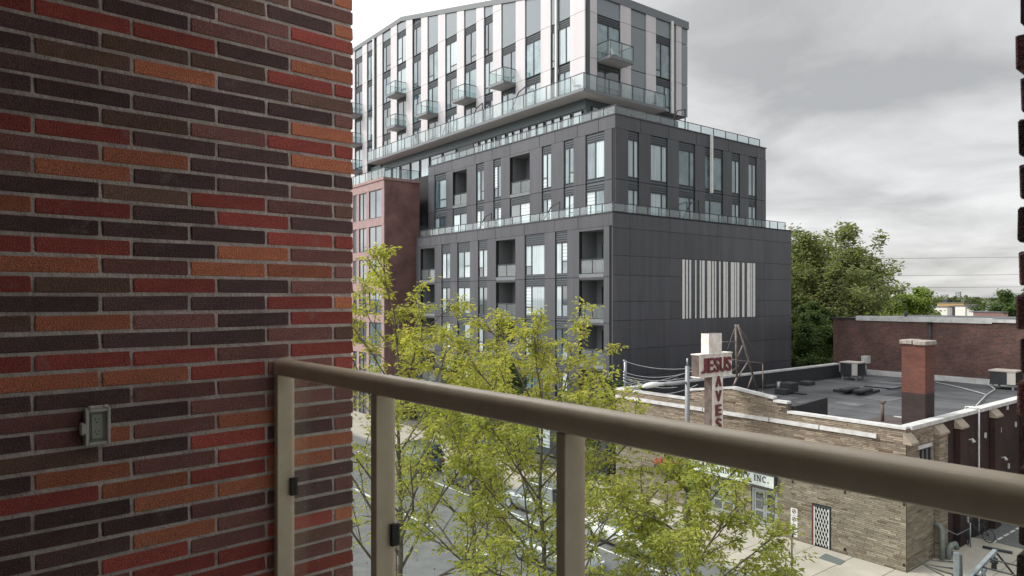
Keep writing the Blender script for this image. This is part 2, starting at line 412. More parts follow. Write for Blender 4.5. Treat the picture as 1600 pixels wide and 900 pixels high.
# ================================================================== THE CHARCOAL AND WHITE APARTMENT BUILDING
PA, PB = ('a', 32.8), ('b', 31.66)       # podium
MA, MBf = ('a', 34.2), ('b', 32.8)       # middle block
TA, TB = ('a', 35.48), ('b', 37.02)      # tower
RA, RB = ('a', 35.9), ('b', 37.5)        # recessed storey
apt = thing('apartment_building', 'stepped charcoal apartment block with a white striped upper tower and a barcode mural', 'building', (44, 45, 0))
z = lambda r: H + r
b_end = 57.0
core = MB()
pa_end = fu(PB, 1236.5); ma_end = fu(MBf, 1197); ta_end = fu(TB, 1075)
core.box(34.6, pa_end - .35, 32.0, b_end, 0, z(5.2)); core.box(36.0, ma_end - .35, 33.2, b_end, z(5.2), z(12.0))
core.build_each('wall', M_cladback, apt)
core = MB(); core.box(38.3, ta_end - .35, 37.9, b_end - 8, z(12.0), z(14.4))
core.build('wall', M_louv, apt)

def facade(b, face, u0, u1, storeys, ops, pm, thick=.28):
    """piers and bands as cladding panels (each a part), windows and recesses between them.
    storeys: (floor, sill, head, ceiling); ops: (u_from, u_to, kind, split, hsplit)"""
    if u1 < u0: u0, u1 = u1, u0
    ops = sorted([(min(o[0], o[1]), max(o[0], o[1])) + tuple(o[2:]) for o in ops])
    back = MB(); rec_ = MB(); M_rec = mat('recess_render', (.16, .17, .18), .8); edges = [u0]
    for o in ops: edges += [o[0], o[1]]
    edges.append(u1)
    J = .018
    for zf, zs, zh, zc in storeys:
        for i in range(0, len(edges), 2):
            if edges[i + 1] - edges[i] < .05: continue
            e0, e1 = edges[i], edges[i + 1]; w = e1 - e0; n = 2 if w > 2.3 else 1
            for q in range(n):
                fb(MB(), face, e0 + w * q / n + J, e0 + w * (q + 1) / n - J, 0, .05, zf + J, zc - J).build('cladding_panel', pm, b)
            fb(back, face, e0, e1, .05, thick, zf, zc)
        for o in ops:
            kind = o[2]
            if kind == 'win':
                louvre(b, face, o[0] + .01, o[1] - .01, zh, zc - .02, M_louv)
                if zs > zf + .05: louvre(b, face, o[0] + .01, o[1] - .01, zf + .01, zs, M_louv)
                sp = o[3]; window(b, face, o[0], o[1], zs, zh, sp, o[5] if len(o) > 5 else None, .1, hsplit=o[4])
            elif kind == 'rec':
                fb(rec_, face, o[0], o[1], .06, 1.66, zf - .02, zf + .22); fb(rec_, face, o[0], o[1], .06, 1.66, zc - .18, zc - .03); fb(rec_, face, o[0], o[1], 1.66, 1.76, zf, zc - .03)
                fb(MB(), face, o[0], o[1], .0, .05, zf + .0, zf + .24).build('balcony_slab', M_fasc, b)
                fb(MB(), face, o[0], o[1], 0, .05, zc - .2 if zc > z(4) and pm is M_clad else zc - .12, zc - J).build('cladding_panel', pm, b)
                for u in (o[0] - .1, o[1]): fb(rec_, face, u, u + .1, .29, 1.66, zf + .01, zc - .04)
                rail_run(b, face, o[0] + .02, o[1] - .02, zf + .24, 1.0, 1.1, d=.1)
                window(b, face, o[0] + .25, o[0] + (o[1] - o[0]) * .72, zf + .24, zh - .05, .5, (G_teal, G_blue, G_dark), 1.55)
    back.build_each('wall', M_cladback, b)
    if rec_.v: rec_.build_each('recess_wall', M_rec, b)
X = lambda f, *xs: [fu(f, x) for x in xs]
# podium, street face
def ops_from(face, lst):
    r = []
    for x0, x1, kind, sp, hs in lst: r.append((fu(face, x0), fu(face, x1), kind, sp, hs))
    return r
pst = [(z(1.36), z(1.66), z(3.89), z(4.69)), (z(-1.67), z(-1.36), z(.86), z(1.36)), (z(-4.70), z(-4.39), z(-2.17), z(-1.67)), (z(-7.73), z(-7.42), z(-5.2), z(-4.70))]
pops = ops_from(PA, [(657, 679, 'rec', 0, None), (690, 703, 'win', .5, None), (714.7, 734, 'win', .5, (0, .45)), (747, 761, 'win', .5, (2, .35)),
                     (775, 805, 'rec', 0, None), (820, 850.5, 'win', .68, (2, .3)), (867.5, 886, 'win', .5, (0, .4)), (905, 943, 'rec', 0, None)])
facade(apt, PA, PB[1] + .3, fu(PA, 650), pst, pops, M_clad)
# podium parapet band, in wide panels
lim = X(PA, 957.4, 903, 866, 819, 774, 746, 713, 689, 672, 651)
for u1, u0 in zip(lim, lim[1:]):
    fb(MB(), PA, max(PB[1], min(u0, u1)) + .018, max(u0, u1) - .018, 0, .06, z(4.69), z(5.53)).build('cladding_panel', M_clad, apt)
g = MB(); fb(g, PA, PB[1] + .05, fu(PA, 651), .06, .5, z(4.69), z(5.5)); fb(g, PA, PB[1], fu(PA, 651), -.05, .55, z(5.53), z(5.6)); g.build_each('parapet', M_dark, apt)
# podium ground floor shopfront
gops = [(u, u + 3.2, 'win', .5, None) for u in np.arange(33.6, 54, 4.3)]
facade(apt, PA, PB[1] + .3, b_end - .4, [(.1, .6, z(-8.6), z(-7.73))], gops, M_clad)
# podium blank side, 24 big panels, barcode
cols = [PA[1]] + X(PB, 984, 1047, 1121, 1195, 1236.5)
rows = [5.53, 4.55, 2.75, 1.47, -.25, -1.5, -3.4, -5.2, -7.4, -9.4, -11.4]
for a0, a1 in zip(cols, cols[1:]):
    for r1, r0 in zip(rows, rows[1:]):
        fb(MB(), PB, a0 + (.012 if a0 > PA[1] + .1 else 0), a1 - .012, 0, .05, z(r0) + .012, z(r1) - .012).build('cladding_panel', M_clad, apt)
g = MB(); fb(g, PB, PA[1] + .06, cols[-1] - .01, .05, .35, .1, z(5.5)); g.box(cols[-1] - .35, cols[-1] - .03, PB[1] + .1, b_end, .1, z(5.5)); fb(g, PB, PA[1], cols[-1] + .02, -.04, .5, z(5.53), z(5.6)); g.build_each('wall', M_cladback, apt)
bars = [(473, 487), (495, 505), (514, 524), (548, 555), (575, 582), (588, 603), (619, 640), (647, 657), (663, 671), (688, 697), (713, 727), (731, 739),
        (757, 776), (780, 789), (794, 806), (823, 836), (852, 872), (876, 882), (887, 899)]
zb0, zb1 = fz(PB, 1066, 498), fz(PB, 1066, 405.5)
M_bar = mat('mural_white_paint', (.78, .78, .76), .6, c2=(.66, .66, .64), nscale=4)
for i, (x0, x1) in enumerate(bars):
    fb(MB(), PB, fu(PB, 940 + x0 / 3.75), fu(PB, 940 + x1 / 3.75), -.012, -.002, zb0, zb1).build('mural_bar', M_bar, apt)
# podium roof edge railings
rail_run(apt, PA, PB[1] + .02, fu(PA, 655), z(5.6), .62, 1.05, d=.1)
rail_run(apt, PB, PA[1] + .12, fu(PB, 1229), z(5.6), .62, 1.15, d=.1)
MB().box(33.3, cols[-1] - .4, 32.1, b_end, z(5.2), z(5.3)).build('terrace', M_conc, apt)
# middle block
mst = [(z(8.0), z(8.25), z(10.85), z(11.44)), (z(5.3), z(5.62), z(7.42), z(8.0))]
mopsA = ops_from(MA, [(679, 696.7, 'win', .6, (0, .3)), (707.5, 729, 'rec', 0, None), (744, 756, 'win', .5, (0, .3)), (771, 782.5, 'win', .5, (2, .3)), (796.7, 827.5, 'rec', 0, None),
                      (846.7, 861, 'win', .5, (2, .3)), (881, 896, 'win', .5, (0, .3)), (915, 944, 'win', .5, None)])
facade(apt, MA, MBf[1] + .3, fu(MA, 669), mst[:1], mopsA, M_clad)
mopsA2 = [o if o[2] == 'win' else (o[0], o[1], 'win', .5, None) for o in mopsA]
facade(apt, MA, MBf[1] + .3, fu(MA, 669), mst[1:], mopsA2, M_clad)
mopsB = ops_from(MBf, [(981.7, 998.3, 'win', .58, None), (1017, 1043, 'win', .68, None), (1061, 1086, 'win', .7, None), (1102, 1129.5, 'win', .3, None), (1144, 1156, 'win', .55, None), (1170, 1182, 'win', .55, None)])
gls = [G_pale, G_pale, G_teal, G_teal, G_pale, G_pale]
mopsB = [o + (g_,) for o, g_ in zip(mopsB, gls)]
facade(apt, MBf, MA[1] + .02, ma_end, mst, mopsB, M_clad)
for face, u0, u1, xs in ((MA, MBf[1], fu(MA, 669), (961, 935, 902, 867, 843, 797, 769, 742, 706, 679, 669)), (MBf, MA[1] + .06, ma_end, (961, 1001, 1045, 1088, 1108, 1138, 1158, 1183, 1196.5))):
    us = sorted(fu(face, x) for x in xs)
    for a0, a1 in zip(us, us[1:]):
        fb(MB(), face, a0 + .018, a1 - .018, 0, .06, z(11.44), z(12.34)).build('cladding_panel', M_clad, apt)
g = MB(); fb(g, MA, MBf[1] + .05, fu(MA, 669), .06, .4, z(11.44), z(12.3)); fb(g, MBf, MA[1] + .06, ma_end, .06, .4, z(11.44), z(12.3))
fb(g, MA, MBf[1] - .04, fu(MA, 669), -.05, .45, z(12.34), z(12.41)); fb(g, MBf, MA[1] + .45, ma_end + .03, -.05, .45, z(12.34), z(12.41)); g.box(ma_end - .3, ma_end - .02, 33.0, b_end, z(5.2), z(12.3)); g.build_each('parapet', M_dark, apt)
MB().box(34.6, ma_end - .3, 33.2, b_end, z(12.0), z(12.1)).build('terrace', M_conc, apt)
rail_run(apt, MA, MBf[1] + .02, fu(MA, 672), z(12.41), .62, 1.2, d=.1)
rail_run(apt, MBf, MA[1] + .12, fu(MBf, 1189), z(12.41), .62, 1.5, d=.1)
g = MB(); u = fu(MBf, 1110); fb(g, MBf, u - .09, u + .09, -.2, -.02, fz(MBf, 1110, 302), fz(MBf, 1110, 212)); g.build('downpipe', M_white, apt)
# terrace screens: bent tubes standing behind the railings
def screen(face, x, zb, d=.9, s=1, h=1.6):
    u = fu(face, x); P = (lambda q, dd, zz: (face[1] + dd, q, zz)) if face[0] == 'a' else (lambda q, dd, zz: (q, face[1] + dd, zz))
    g = MB(); g.bar(P(u, d, zb), P(u, d, zb + h), .07); g.bar(P(u, d, zb + h), P(u + s * .9, d, zb + h - .25), .07); g.bar(P(u + s * .9, d, zb + h - .25), P(u + s * 2.0, d, zb + .2), .07)
    g.build('screen_frame', M_dark, apt)
for x in (756, 862): screen(PA, x, z(5.3), .75, 1)
screen(PB, 1172 - 68, z(5.3), .7, -1, 1.9); screen(MBf, 1084, z(12.1), .8, -1, 2.1)
# recessed storey below the tower
wx = [(762, 766), (739, 747), (749.5, 758), (760, 767), (770, 773.5), (782, 789), (792.5, 800), (802, 812.5), (815, 825.5), (828, 837), (839, 849), (852, 862), (864, 875), (878, 891), (894.5, 909)]
re_ = fu(RA, 596); g = MB(); fb(g, RA, RB[1], re_, .12, .3, z(12.0), z(14.75)); fb(g, RA, b_end - .3, re_ + 8, .12, .3, z(8.0), z(12.0)); fb(g, RA, RB[1], re_, .05, .12, z(14.02), z(14.75)); fb(g, RA, re_, fu(RA, 575), -.05, .3, z(8), z(14.75)); fb(g, RB, RA[1] + .3, ta_end - .6, .06, .3, z(12.0), z(14.75)); g.build_each('wall', mat('recess_panel', (.06, .085, .095), .4), apt)
for x0, x1 in wx[1:] + [(600, 611), (613, 624), (626, 640), (642, 655), (657, 670), (672, 690), (692, 712)]:
    window(apt, RA, fu(RA, x0), fu(RA, x1), z(12.1), z(13.95), None, (G_pale, G_pale, G_blue), .05)
for x0 in (925, 938, 951, 964, 977, 990, 1003, 1016, 1029): window(apt, RB, fu(RB, x0), fu(RB, x0 + 11), z(12.1), z(14.3), None, (G_blue, G_dark, G_teal), .0)
# cantilevered slab with terrace and railing
sa_l = fu(('a', 34.55), 574); sb_r = fu(('b', 36.23), 1041)
g = MB(); g.box(34.55, 35.9, 36.23, sa_l, z(14.80), z(15.02)); g.box(35.9, sb_r, 36.23, 38.0, z(14.80), z(15.02)); g.build('cantilever_slab', M_fasc, apt)
g = MB(); g.box(34.62, 36.2, 36.3, sa_l - .07, z(14.77), z(14.798)); g.box(36.2, sb_r - .07, 36.3, 38.2, z(14.77), z(14.798)); g.build('soffit', M_soff, apt)
rail_run(apt, ('a', 34.58), 36.26, sa_l, z(15.02), 1.1, 1.35); rail_run(apt, ('b', 36.26), 34.64, sb_r, z(15.02), 1.1, 1.3)
# tower faces
tl = [(550, 555, 'w'), (555, 567, 'g'), (567, 574, 'w'), (574, 584, 'g'), (584, 585.8, 'p'), (585.8, 589.7, 'd'), (589.7, 598, 'w'), (598, 611.3, 'g'), (611.3, 620.8, 'w'), (620.8, 635.3, 'g'),
      (635.3, 645, 'w'), (645, 658.7, 'g'), (658.7, 668.7, 'w'), (668.7, 685.3, 'g'), (685.3, 696.3, 'w'), (696.3, 714.7, 'g'), (714.7, 725.8, 'w'), (725.8, 745, 'g'),
      (745, 756.8, 'w'), (756.8, 771, 'g'), (771, 784, 'w'), (784, 806.7, 'g'), (806.7, 821, 'w'), (821, 845.7, 'g'), (845.7, 861, 'w'), (861, 869.3, 'g'), (869.3, 871.6, 'p'), (871.6, 891.7, 'g'), (891.7, 914.5, 'w')]
tr_ = [(914.5, 921.5, 'g1'), (921.5, 932, 'w'), (932, 969, 'g'), (969, 985, 'w'), (985, 1009, 'o'), (1009, 1024, 'w'), (1024, 1047.5, 'g'), (1047.5, 1050.5, 'p'), (1050.5, 1056, 'd'), (1056, 1064, 'w'), (1064, 1075, 'o')]
lv = [15.02, 17.66, 21.04, 24.42, 27.8]
b_ap = at_a(35.48, 628)[0]; TOPL = 29.25; zc0 = 22.97
def top_at(face, u):                       # the roof line climbs along the street face, then runs level
    if face[0] == 'b': return z(zc0)
    return z(zc0 + (TOPL - zc0) * min(1, max(0, (u - 37.02) / (b_ap - 37.02))))
M_opq = mat('opaque_glass_grey', (.13, .165, .185), .12, ior=1.9, objrand=.08)
def tower(face, lst, umax):
    back = MB()
    for x0, x1, k in lst:
        u0, u1 = fu(face, x0), fu(face, x1)
        if u0 > u1: u0, u1 = u1, u0
        if x0 == 550: u1 += .6
        tp = [top_at(face, u0), top_at(face, u1)]; tmin, tmax = min(tp), max(tp)
        low = fu(face, 574) - .2 if face[0] == 'a' else None
        levels = list(lv)
        if face[0] == 'a' and u0 > low - .3: levels = [11.64, ] + [15.02 - .0] + lv[1:]
        for i, l0 in enumerate(levels):
            l1 = levels[i + 1] if i + 1 < len(levels) else 99
            za, zb_ = z(l0), min(z(l1), tmin - .45)
            last = z(l1) >= tmin - .45
            if zb_ - za < .3: break
            if k == 'w':
                q = MB()
                if last and face[0] == 'a':
                    P = face[1]; q.prism([(P - .06, u0, za + .015), (P - .06, u1, za + .015), (P - .06, u1, tp[1] - .45), (P - .06, u0, tp[0] - .45)], (.1, 0, 0))
                else: fb(q, face, u0, u1, -.06, .04, za + .015, zb_ - .015)
                q.build('white_panel', M_wpanel, apt)
            elif k == 'p': fb(MB(), face, u0, u1, -.16, -.02, za, zb_).build('downpipe', M_white, apt)
            elif k in ('d', 'g1'):
                fb(MB(), face, u0, u1, .03, .08, za + .01, zb_ - .01).build('glass_strip', G_dark if k == 'd' else G_blue, apt)
            elif k == 'o' or (last and i > 1) or zb_ - za < 2.3:
                q = MB()
                if last and face[0] == 'a':
                    P = face[1]; q.prism([(P + .03, u0 + .03, za + .03), (P + .03, u1 - .03, za + .03), (P + .03, u1 - .03, tp[1] - .47), (P + .03, u0 + .03, tp[0] - .47)], (.06, 0, 0))
                else: fb(q, face, u0 + .03, u1 - .03, .03, .09, za + .03, zb_ - .03)
                q.build('opaque_panel', M_opq, apt)
            else:
                louvre(apt, face, u0 + .01, u1 - .01, zb_ - .55, zb_ - .01, M_louv)
                gg = rnd.choice((G_blue, G_teal, G_blue, (G_pale, G_blue), (G_dark, G_blue), G_pale))
                window(apt, face, u0, u1, za + .05, zb_ - .57, rnd.choice((.5, .62, .38)), gg, .06, hsplit=rnd.choice((None, (0, .2), (2, .2))))
    return back
tower(TA, tl, None); tower(TB, tr_, None)
bend = fu(TA, 550) + .6
g = MB(); P = 35.48
def wedge(g, p0, p1, zlow, off):
    g.prism([(p0, 37.0, zlow), (p0, bend, zlow), (p0, bend, z(TOPL) - off), (p0, b_ap, z(TOPL) - off), (p0, 37.0, z(zc0) - off)], (p1 - p0, 0, 0))
wedge(g, P + .14, P + 1.2, z(15.0), .5)
g.box(P + .14, P + 1.2, fu(TA, 574), bend, 0, z(15.0))
g.box(P + 1.2, ta_end - .1, 37.16, 38.2, z(15.0), z(zc0) - .5)
g.box(ta_end - 1, ta_end - .1, 38.2, bend, z(15.0), z(zc0) - .5)
g.build_each('wall', M_louv, apt)
g = MB()
# roof edge trim that follows the slope, and the roof sheets
for q0, q1 in (((37.0, zc0), (b_ap, TOPL)), ((b_ap, TOPL), (bend, TOPL))):
    g.prism([(P - .1, q0[0], z(q0[1]) - .45), (P - .1, q1[0], z(q1[1]) - .45), (P - .1, q1[0], z(q1[1])), (P - .1, q0[0], z(q0[1]))], (.5, 0, 0))
g.box(P + .4, ta_end, 36.92, 37.4, z(zc0) - .62, z(zc0) - .002); g.box(ta_end - .3, ta_end + .002, 37.4, 46, z(zc0) - .62, z(zc0) - .004)
g.build_each('roof_edge', M_fasc, apt)
g = MB(); g.add([(P, 37.1, z(zc0) - .3), (ta_end - .2, 37.1, z(zc0) - .3), (ta_end - .2, b_ap, z(TOPL) - .3), (P, b_ap, z(TOPL) - .3)], [(0, 1, 2, 3)])
g.add([(P, b_ap, z(TOPL) - .3), (ta_end, b_ap, z(TOPL) - .3), (ta_end, bend, z(TOPL) - .3), (P, bend, z(TOPL) - .3)], [(0, 1, 2, 3)]); g.build('roof', M_fasc, apt)
for x0, x1, lvz in ((784, 806.7, 17.66), (725.8, 745, 17.66), (668.7, 685.3, 17.66), (620.8, 635.3, 17.66), (620.8, 635.3, 21.04), (555, 567, 21.04), (555, 567, 17.66), (555, 567, 14.6)):
    balcony(apt, TA, fu(TA, x0) + .02, fu(TA, x1) - .02, z(lvz) + .02, 1.35)
balcony(apt, TB, fu(TB, 932) + .05, fu(TB, 969) + .02, z(17.66) + .02, 1.35)
for x in (700, 745, 812): screen(('a', 34.55), x, z(15.02), .6, 1, 1.9)
# terrace furniture seen through the glass: small white chairs
def patio_chair(x, y, zz, rz, lab, m):
    t = thing('patio_chair', lab, 'chair', (x, y, zz), group='patio chairs on the terraces'); t.rotation_euler.z = rz
    q = lambda dx, dy, dz: (x + dx, y + dy, zz + dz)
    MB().box(x - .24, x + .24, y - .24, y + .24, zz + .4, zz + .45).build('seat', m, t)
    MB().prism([q(-.24, .2, .45), q(.24, .2, .45), q(.22, .32, .95), q(-.22, .32, .95)], (0, .04, 0)).build('backrest', m, t)
    g = MB()
    for sx in (-.2, .2):
        for sy in (-.2, .2): g.box(x + sx - .02, x + sx + .02, y + sy - .02, y + sy + .02, zz, zz + .4)
    g.build_each('leg', m, t)
u = at_b(36.4, 962)[0]; patio_chair(u, 36.4, z(17.69), .4, 'white patio chair on the upper side balcony of the tower', M_white)
patio_chair(fu(('b', 36.6), 1026), 36.7, z(15.02), 2.2, 'pale patio chair at the right end of the tower terrace', M_white)
patio_chair(34.95, fu(('a', 34.95), 902), z(15.02), 1.2, 'white patio chair at the corner of the tower terrace', M_white)
patio_chair(34.95, fu(('a', 34.95), 655), z(15.02), 1.9, 'dark patio chair near the far end of the tower terrace', M_dark)
# recessed bay between the charcoal block and the red one
BR = ('a', 35.4)
g = MB(); fb(g, BR, 56.6, 62, 0, .4, 0, z(12)); g.build('wall', M_cladback, apt)
for k in range(5):
    zz = z(8.6) - 3.0 * k
    window(apt, BR, fu(BR, 668), fu(BR, 648), zz - 2.5, zz - .35, .5, (G_dark, G_blue), -.05)
    balcony(apt, BR, fu(BR, 670) + .1, fu(BR, 648), zz - 2.6, 1.2, 1.05)

# ================================================================== RED BRICK BLOCK
RR, RS = ('a', 30.4), ('b', 58.68)
M_pink = mat('pink_concrete', (.36, .25, .245), .85, c2=(.29, .195, .19), nscale=1.5)
def brickmat(name, c, c2, mortar, bw=.22, rh=.075, ms=.012, axis='a', bump=.35, scale=1.):
    m = mat(name, c, .9); t = m.node_tree; L = t.links.new; b = t.nodes['Principled BSDF']
    tcn = t.nodes.new('ShaderNodeTexCoord'); sp = t.nodes.new('ShaderNodeSeparateXYZ'); L(tcn.outputs['Object'], sp.inputs[0])
    cb = t.nodes.new('ShaderNodeCombineXYZ'); L(sp.outputs[1 if axis == 'a' else 0], cb.inputs[0]); L(sp.outputs[2], cb.inputs[1])
    bt = t.nodes.new('ShaderNodeTexBrick'); bt.inputs['Scale'].default_value = scale; bt.inputs['Brick Width'].default_value = bw; bt.inputs['Row Height'].default_value = rh
    bt.inputs['Mortar Size'].default_value = ms; bt.inputs['Color1'].default_value = (*c, 1); bt.inputs['Color2'].default_value = (*c2, 1); bt.inputs['Mortar'].default_value = (*mortar, 1)
    bt.inputs['Mortar Smooth'].default_value = .3; L(cb.outputs[0], bt.inputs[0])
    nz = t.nodes.new('ShaderNodeTexNoise'); nz.inputs['Scale'].default_value = .7; nz.inputs['Detail'].default_value = 6; L(tcn.outputs['Object'], nz.inputs[0])
    mr = t.nodes.new('ShaderNodeMapRange'); mr.inputs['From Min'].default_value = .3; mr.inputs['From Max'].default_value = .7; mr.inputs['To Min'].default_value = .65; mr.inputs['To Max'].default_value = 1.25; L(nz.outputs[0], mr.inputs[0])
    sc = t.nodes.new('ShaderNodeVectorMath'); sc.operation = 'SCALE'; L(bt.outputs[0], sc.inputs[0]); L(mr.outputs[0], sc.inputs[3]); L(sc.outputs[0], b.inputs['Base Color'])
    bp = t.nodes.new('ShaderNodeBump'); bp.inputs['Strength'].default_value = bump; bp.inputs['Distance'].default_value = .01; bp.invert = True; L(bt.outputs[1], bp.inputs['Height']); L(bp.outputs[0], b.inputs['Normal'])
    return m
rb = thing('brick_apartment_block', 'red brick block with pink concrete frame at the far left beside the charcoal one', 'building', (33, 62, 0))
M_redb = brickmat('dark_red_brickwork', (.20, .095, .088), (.15, .07, .066), (.18, .13, .12), axis='b')
g = MB(); g.box(30.5, 34.2, 58.68, 75, 0, z(11.0)); g.build('wall', M_redb, rb)
fl = [11.24, 7.55, 4.45, 1.4, -1.6, -4.6, -7.6, -11.4]
cols_r = [599.7, 594, 576, 571, 560, 557.5, 553]
us = [fu(RR, x) for x in (600, 596, 576.5, 572.5, 561, 557.5, 552, 545, 541)]
for i in range(len(fl) - 1):
    zt, zb_ = z(fl[i]), z(fl[i + 1])
    fb(MB(), RR, us[0], us[-1], -.02, .14, zt - (.75 if i else 1.0), zt).build('concrete_band', M_pink, rb)
    for j in range(0, len(us) - 1, 2):
        fb(MB(), RR, us[j], us[j + 1], -.0, .12, zb_, zt - (.75 if i else 1.0)).build('concrete_pier', M_pink, rb)
    for j in range(1, len(us) - 1, 2):
        if us[j + 1] - us[j] > .5:
            window(rb, RR, us[j], us[j + 1], zb_ + .02, zt - (.78 if i else 1.02), .5, (G_dark, G_blue, G_dark), .08)
g = MB(); g.box(30.3, 34.3, 58.6, 75, z(11.02), z(11.27)); g.build('coping', M_pink, rb)
rail_run(rb, ('a', 30.5), 58.75, 75, z(11.27), .95, 1.3); rail_run(rb, ('b', 58.78), 30.56, 34.2, z(11.27), .95, 1.2)
# ================================================================== CHURCH
CA, CB = ('a', 30.62), ('b', 12.83)
CL, CBK = 29.3, 60.8            # left side, back
ch = thing('church', 'flat roofed tan stone church with stepped front parapet and dark painted side wall', 'church', (45, 21, 0))
M_stone = mat('tan_ledge_stone', (.265, .218, .165), .9, c2=(.195, .16, .12), nscale=1.6, island=.22, bump=.35, bscale=30)
M_stone2 = mat('brown_ledge_stone', (.17, .115, .075), .9, c2=(.12, .085, .06), nscale=3, island=.25, bump=.3, bscale=30)
M_stone3 = mat('pale_ledge_stone', (.34, .29, .22), .9, c2=(.27, .22, .165), nscale=3, island=.2, bump=.3, bscale=30)
M_smort = mat('stone_mortar', (.10, .085, .07), .95, c2=(.07, .06, .05), nscale=5)
M_membr = mat('roof_membrane', (.105, .112, .118), .8, c2=(.035, .038, .042), nscale=.33, mix=.5, bump=.05, detail=9)
M_memb2 = mat('black_membrane', (.020, .023, .028), .6, c2=(.035, .036, .04), nscale=1)
M_cap = mat('white_coping', (.60, .615, .62), .5, c2=(.42, .42, .40), nscale=2.2, detail=8)
fzc = lambda x, y: fz(CA, x, y)
prof_px = [(962, 604), (1074, 621.5), (1074, 607.5), (1144, 604), (1209, 620), (1209, 624.5), (1231, 627.5), (1231, 639.8), (1406, 664.5)]
prof = [(fu(CA, x), fzc(x, y)) for x, y in prof_px]
prof[0] = (CL, prof[0][1]); prof[-1] = (CB[1], prof[-1][1])
zr = fzc(1320, 654.2); prof[-1] = (prof[-1][0], zr); prof[-2] = (prof[-2][0], zr); prof[0] = (CL, prof[1][1])
def topf(u):
    for (u1, z1), (u0, z0) in zip(prof, prof[1:]):
        if u0 - 1e-6 <= u <= u1 and abs(u1 - u0) > 1e-3: return z0 + (z1 - z0) * (u - u0) / (u1 - u0)
    return zr
TOP = lambda a, b: min(topf(a), topf(b), topf((a + b) / 2)) - .1
srnd = random.Random(3)
def stones(face, u0, u1, z0, ztop, holes=(), hmin=.055, hmax=.092, off=0.):
    g = MB(); zz = z0
    while zz < 9:
        h = srnd.uniform(hmin, hmax); u = u0
        if zz > (ztop if not callable(ztop) else max(p[1] for p in prof)): break
        while u < u1 - .02:
            l = srnd.choice((.2, .28, .36, .42, .5, .6, .75)) * srnd.uniform(.85, 1.1); e = min(u + l, u1)
            if u1 - e < .12: e = u1
            lim_ = ztop(u, e) if callable(ztop) else ztop
            ok = zz + .03 < lim_
            segs = [(u, e)]
            for (h0, h1, k0, k1) in holes:
                if zz + h > k0 and zz < k1:
                    ns = []
                    for s0, s1 in segs:
                        if s1 <= h0 or s0 >= h1: ns.append((s0, s1))
                        else:
                            if s0 < h0 - .03: ns.append((s0, h0))
                            if s1 > h1 + .03: ns.append((h1, s1))
                    segs = ns
            if ok:
                for s0, s1 in segs:
                    k = srnd.random(); m = 1 if k < .045 else (2 if k < .22 else 0)
                    pr = srnd.uniform(.014, .034); fb(g, face, s0 + .008, s1 - .008, -pr - off, .01 - off, zz + .008, min(zz + h, lim_) - .008, m)
            u = e
        zz += h
    return g
gx0, gx1 = fu(CA, 1298), fu(CA, 1270); gz1 = fzc(1270, 787)
d1 = (fu(CA, 1149), fu(CA, 1111)); d2 = (fu(CA, 1214.5), fu(CA, 1175)); dz = fzc(1213, 770)
holes = [(gx0 - .03, gx1 + .03, 0, gz1 + .03), (d1[0] - .02, d1[1] + .02, 0, dz + .03), (d2[0] - .02, d2[1] + .02, 0, dz + .03)]
stones(CA, CB[1], CL, .13, TOP, holes).build('stone_cladding', [M_stone, M_stone2, M_stone3], ch, kind='stuff')
g = MB()
us_ = sorted({CB[1] + .02, CL, holes[0][0], holes[0][1], holes[1][0], holes[1][1], holes[2][0], holes[2][1]} | {p[0] for p in prof})
us_ = sorted(set(round(u, 4) for u in us_))
def wallcol(g, a, b, zl):
    e = 1e-4; ta, tb = topf(a + .001) - .1, topf(b - .001) - .1
    A = CA[1]; g.prism([(A, a, zl), (A, b, zl), (A, b, tb), (A, a, ta)], (.32, 0, 0))
for a, b in zip(us_, us_[1:]):
    if b - a < .01: continue
    mid = (a + b) / 2; zl = .1
    for h0, h1, k0, k1 in holes:
        if h0 <= mid <= h1: zl = k1
    wallcol(g, a, b, zl)
g.build('wall', M_smort, ch)
# copings along the stepped front
def coping(face, pts, w0=-.07, w1=.30, h=.11):
    for (ua, za), (ub, zb) in zip(pts, pts[1:]):
        if abs(ua - ub) < .05: continue
        if ua > ub: ua, ub, za, zb = ub, ua, zb, za
        g = MB()
        if face[0] == 'a': g.prism([(face[1] + w0, ua, za - h), (face[1] + w0, ub, zb - h), (face[1] + w0, ub, zb), (face[1] + w0, ua, za)], (w1 - w0, 0, 0))
        else: g.prism([(ua, face[1] + w0, za - h), (ub, face[1] + w0, zb - h), (ub, face[1] + w0, zb), (ua, face[1] + w0, za)], (0, w1 - w0, 0))
        g.build('coping', M_cap, ch)
coping(CA, prof)
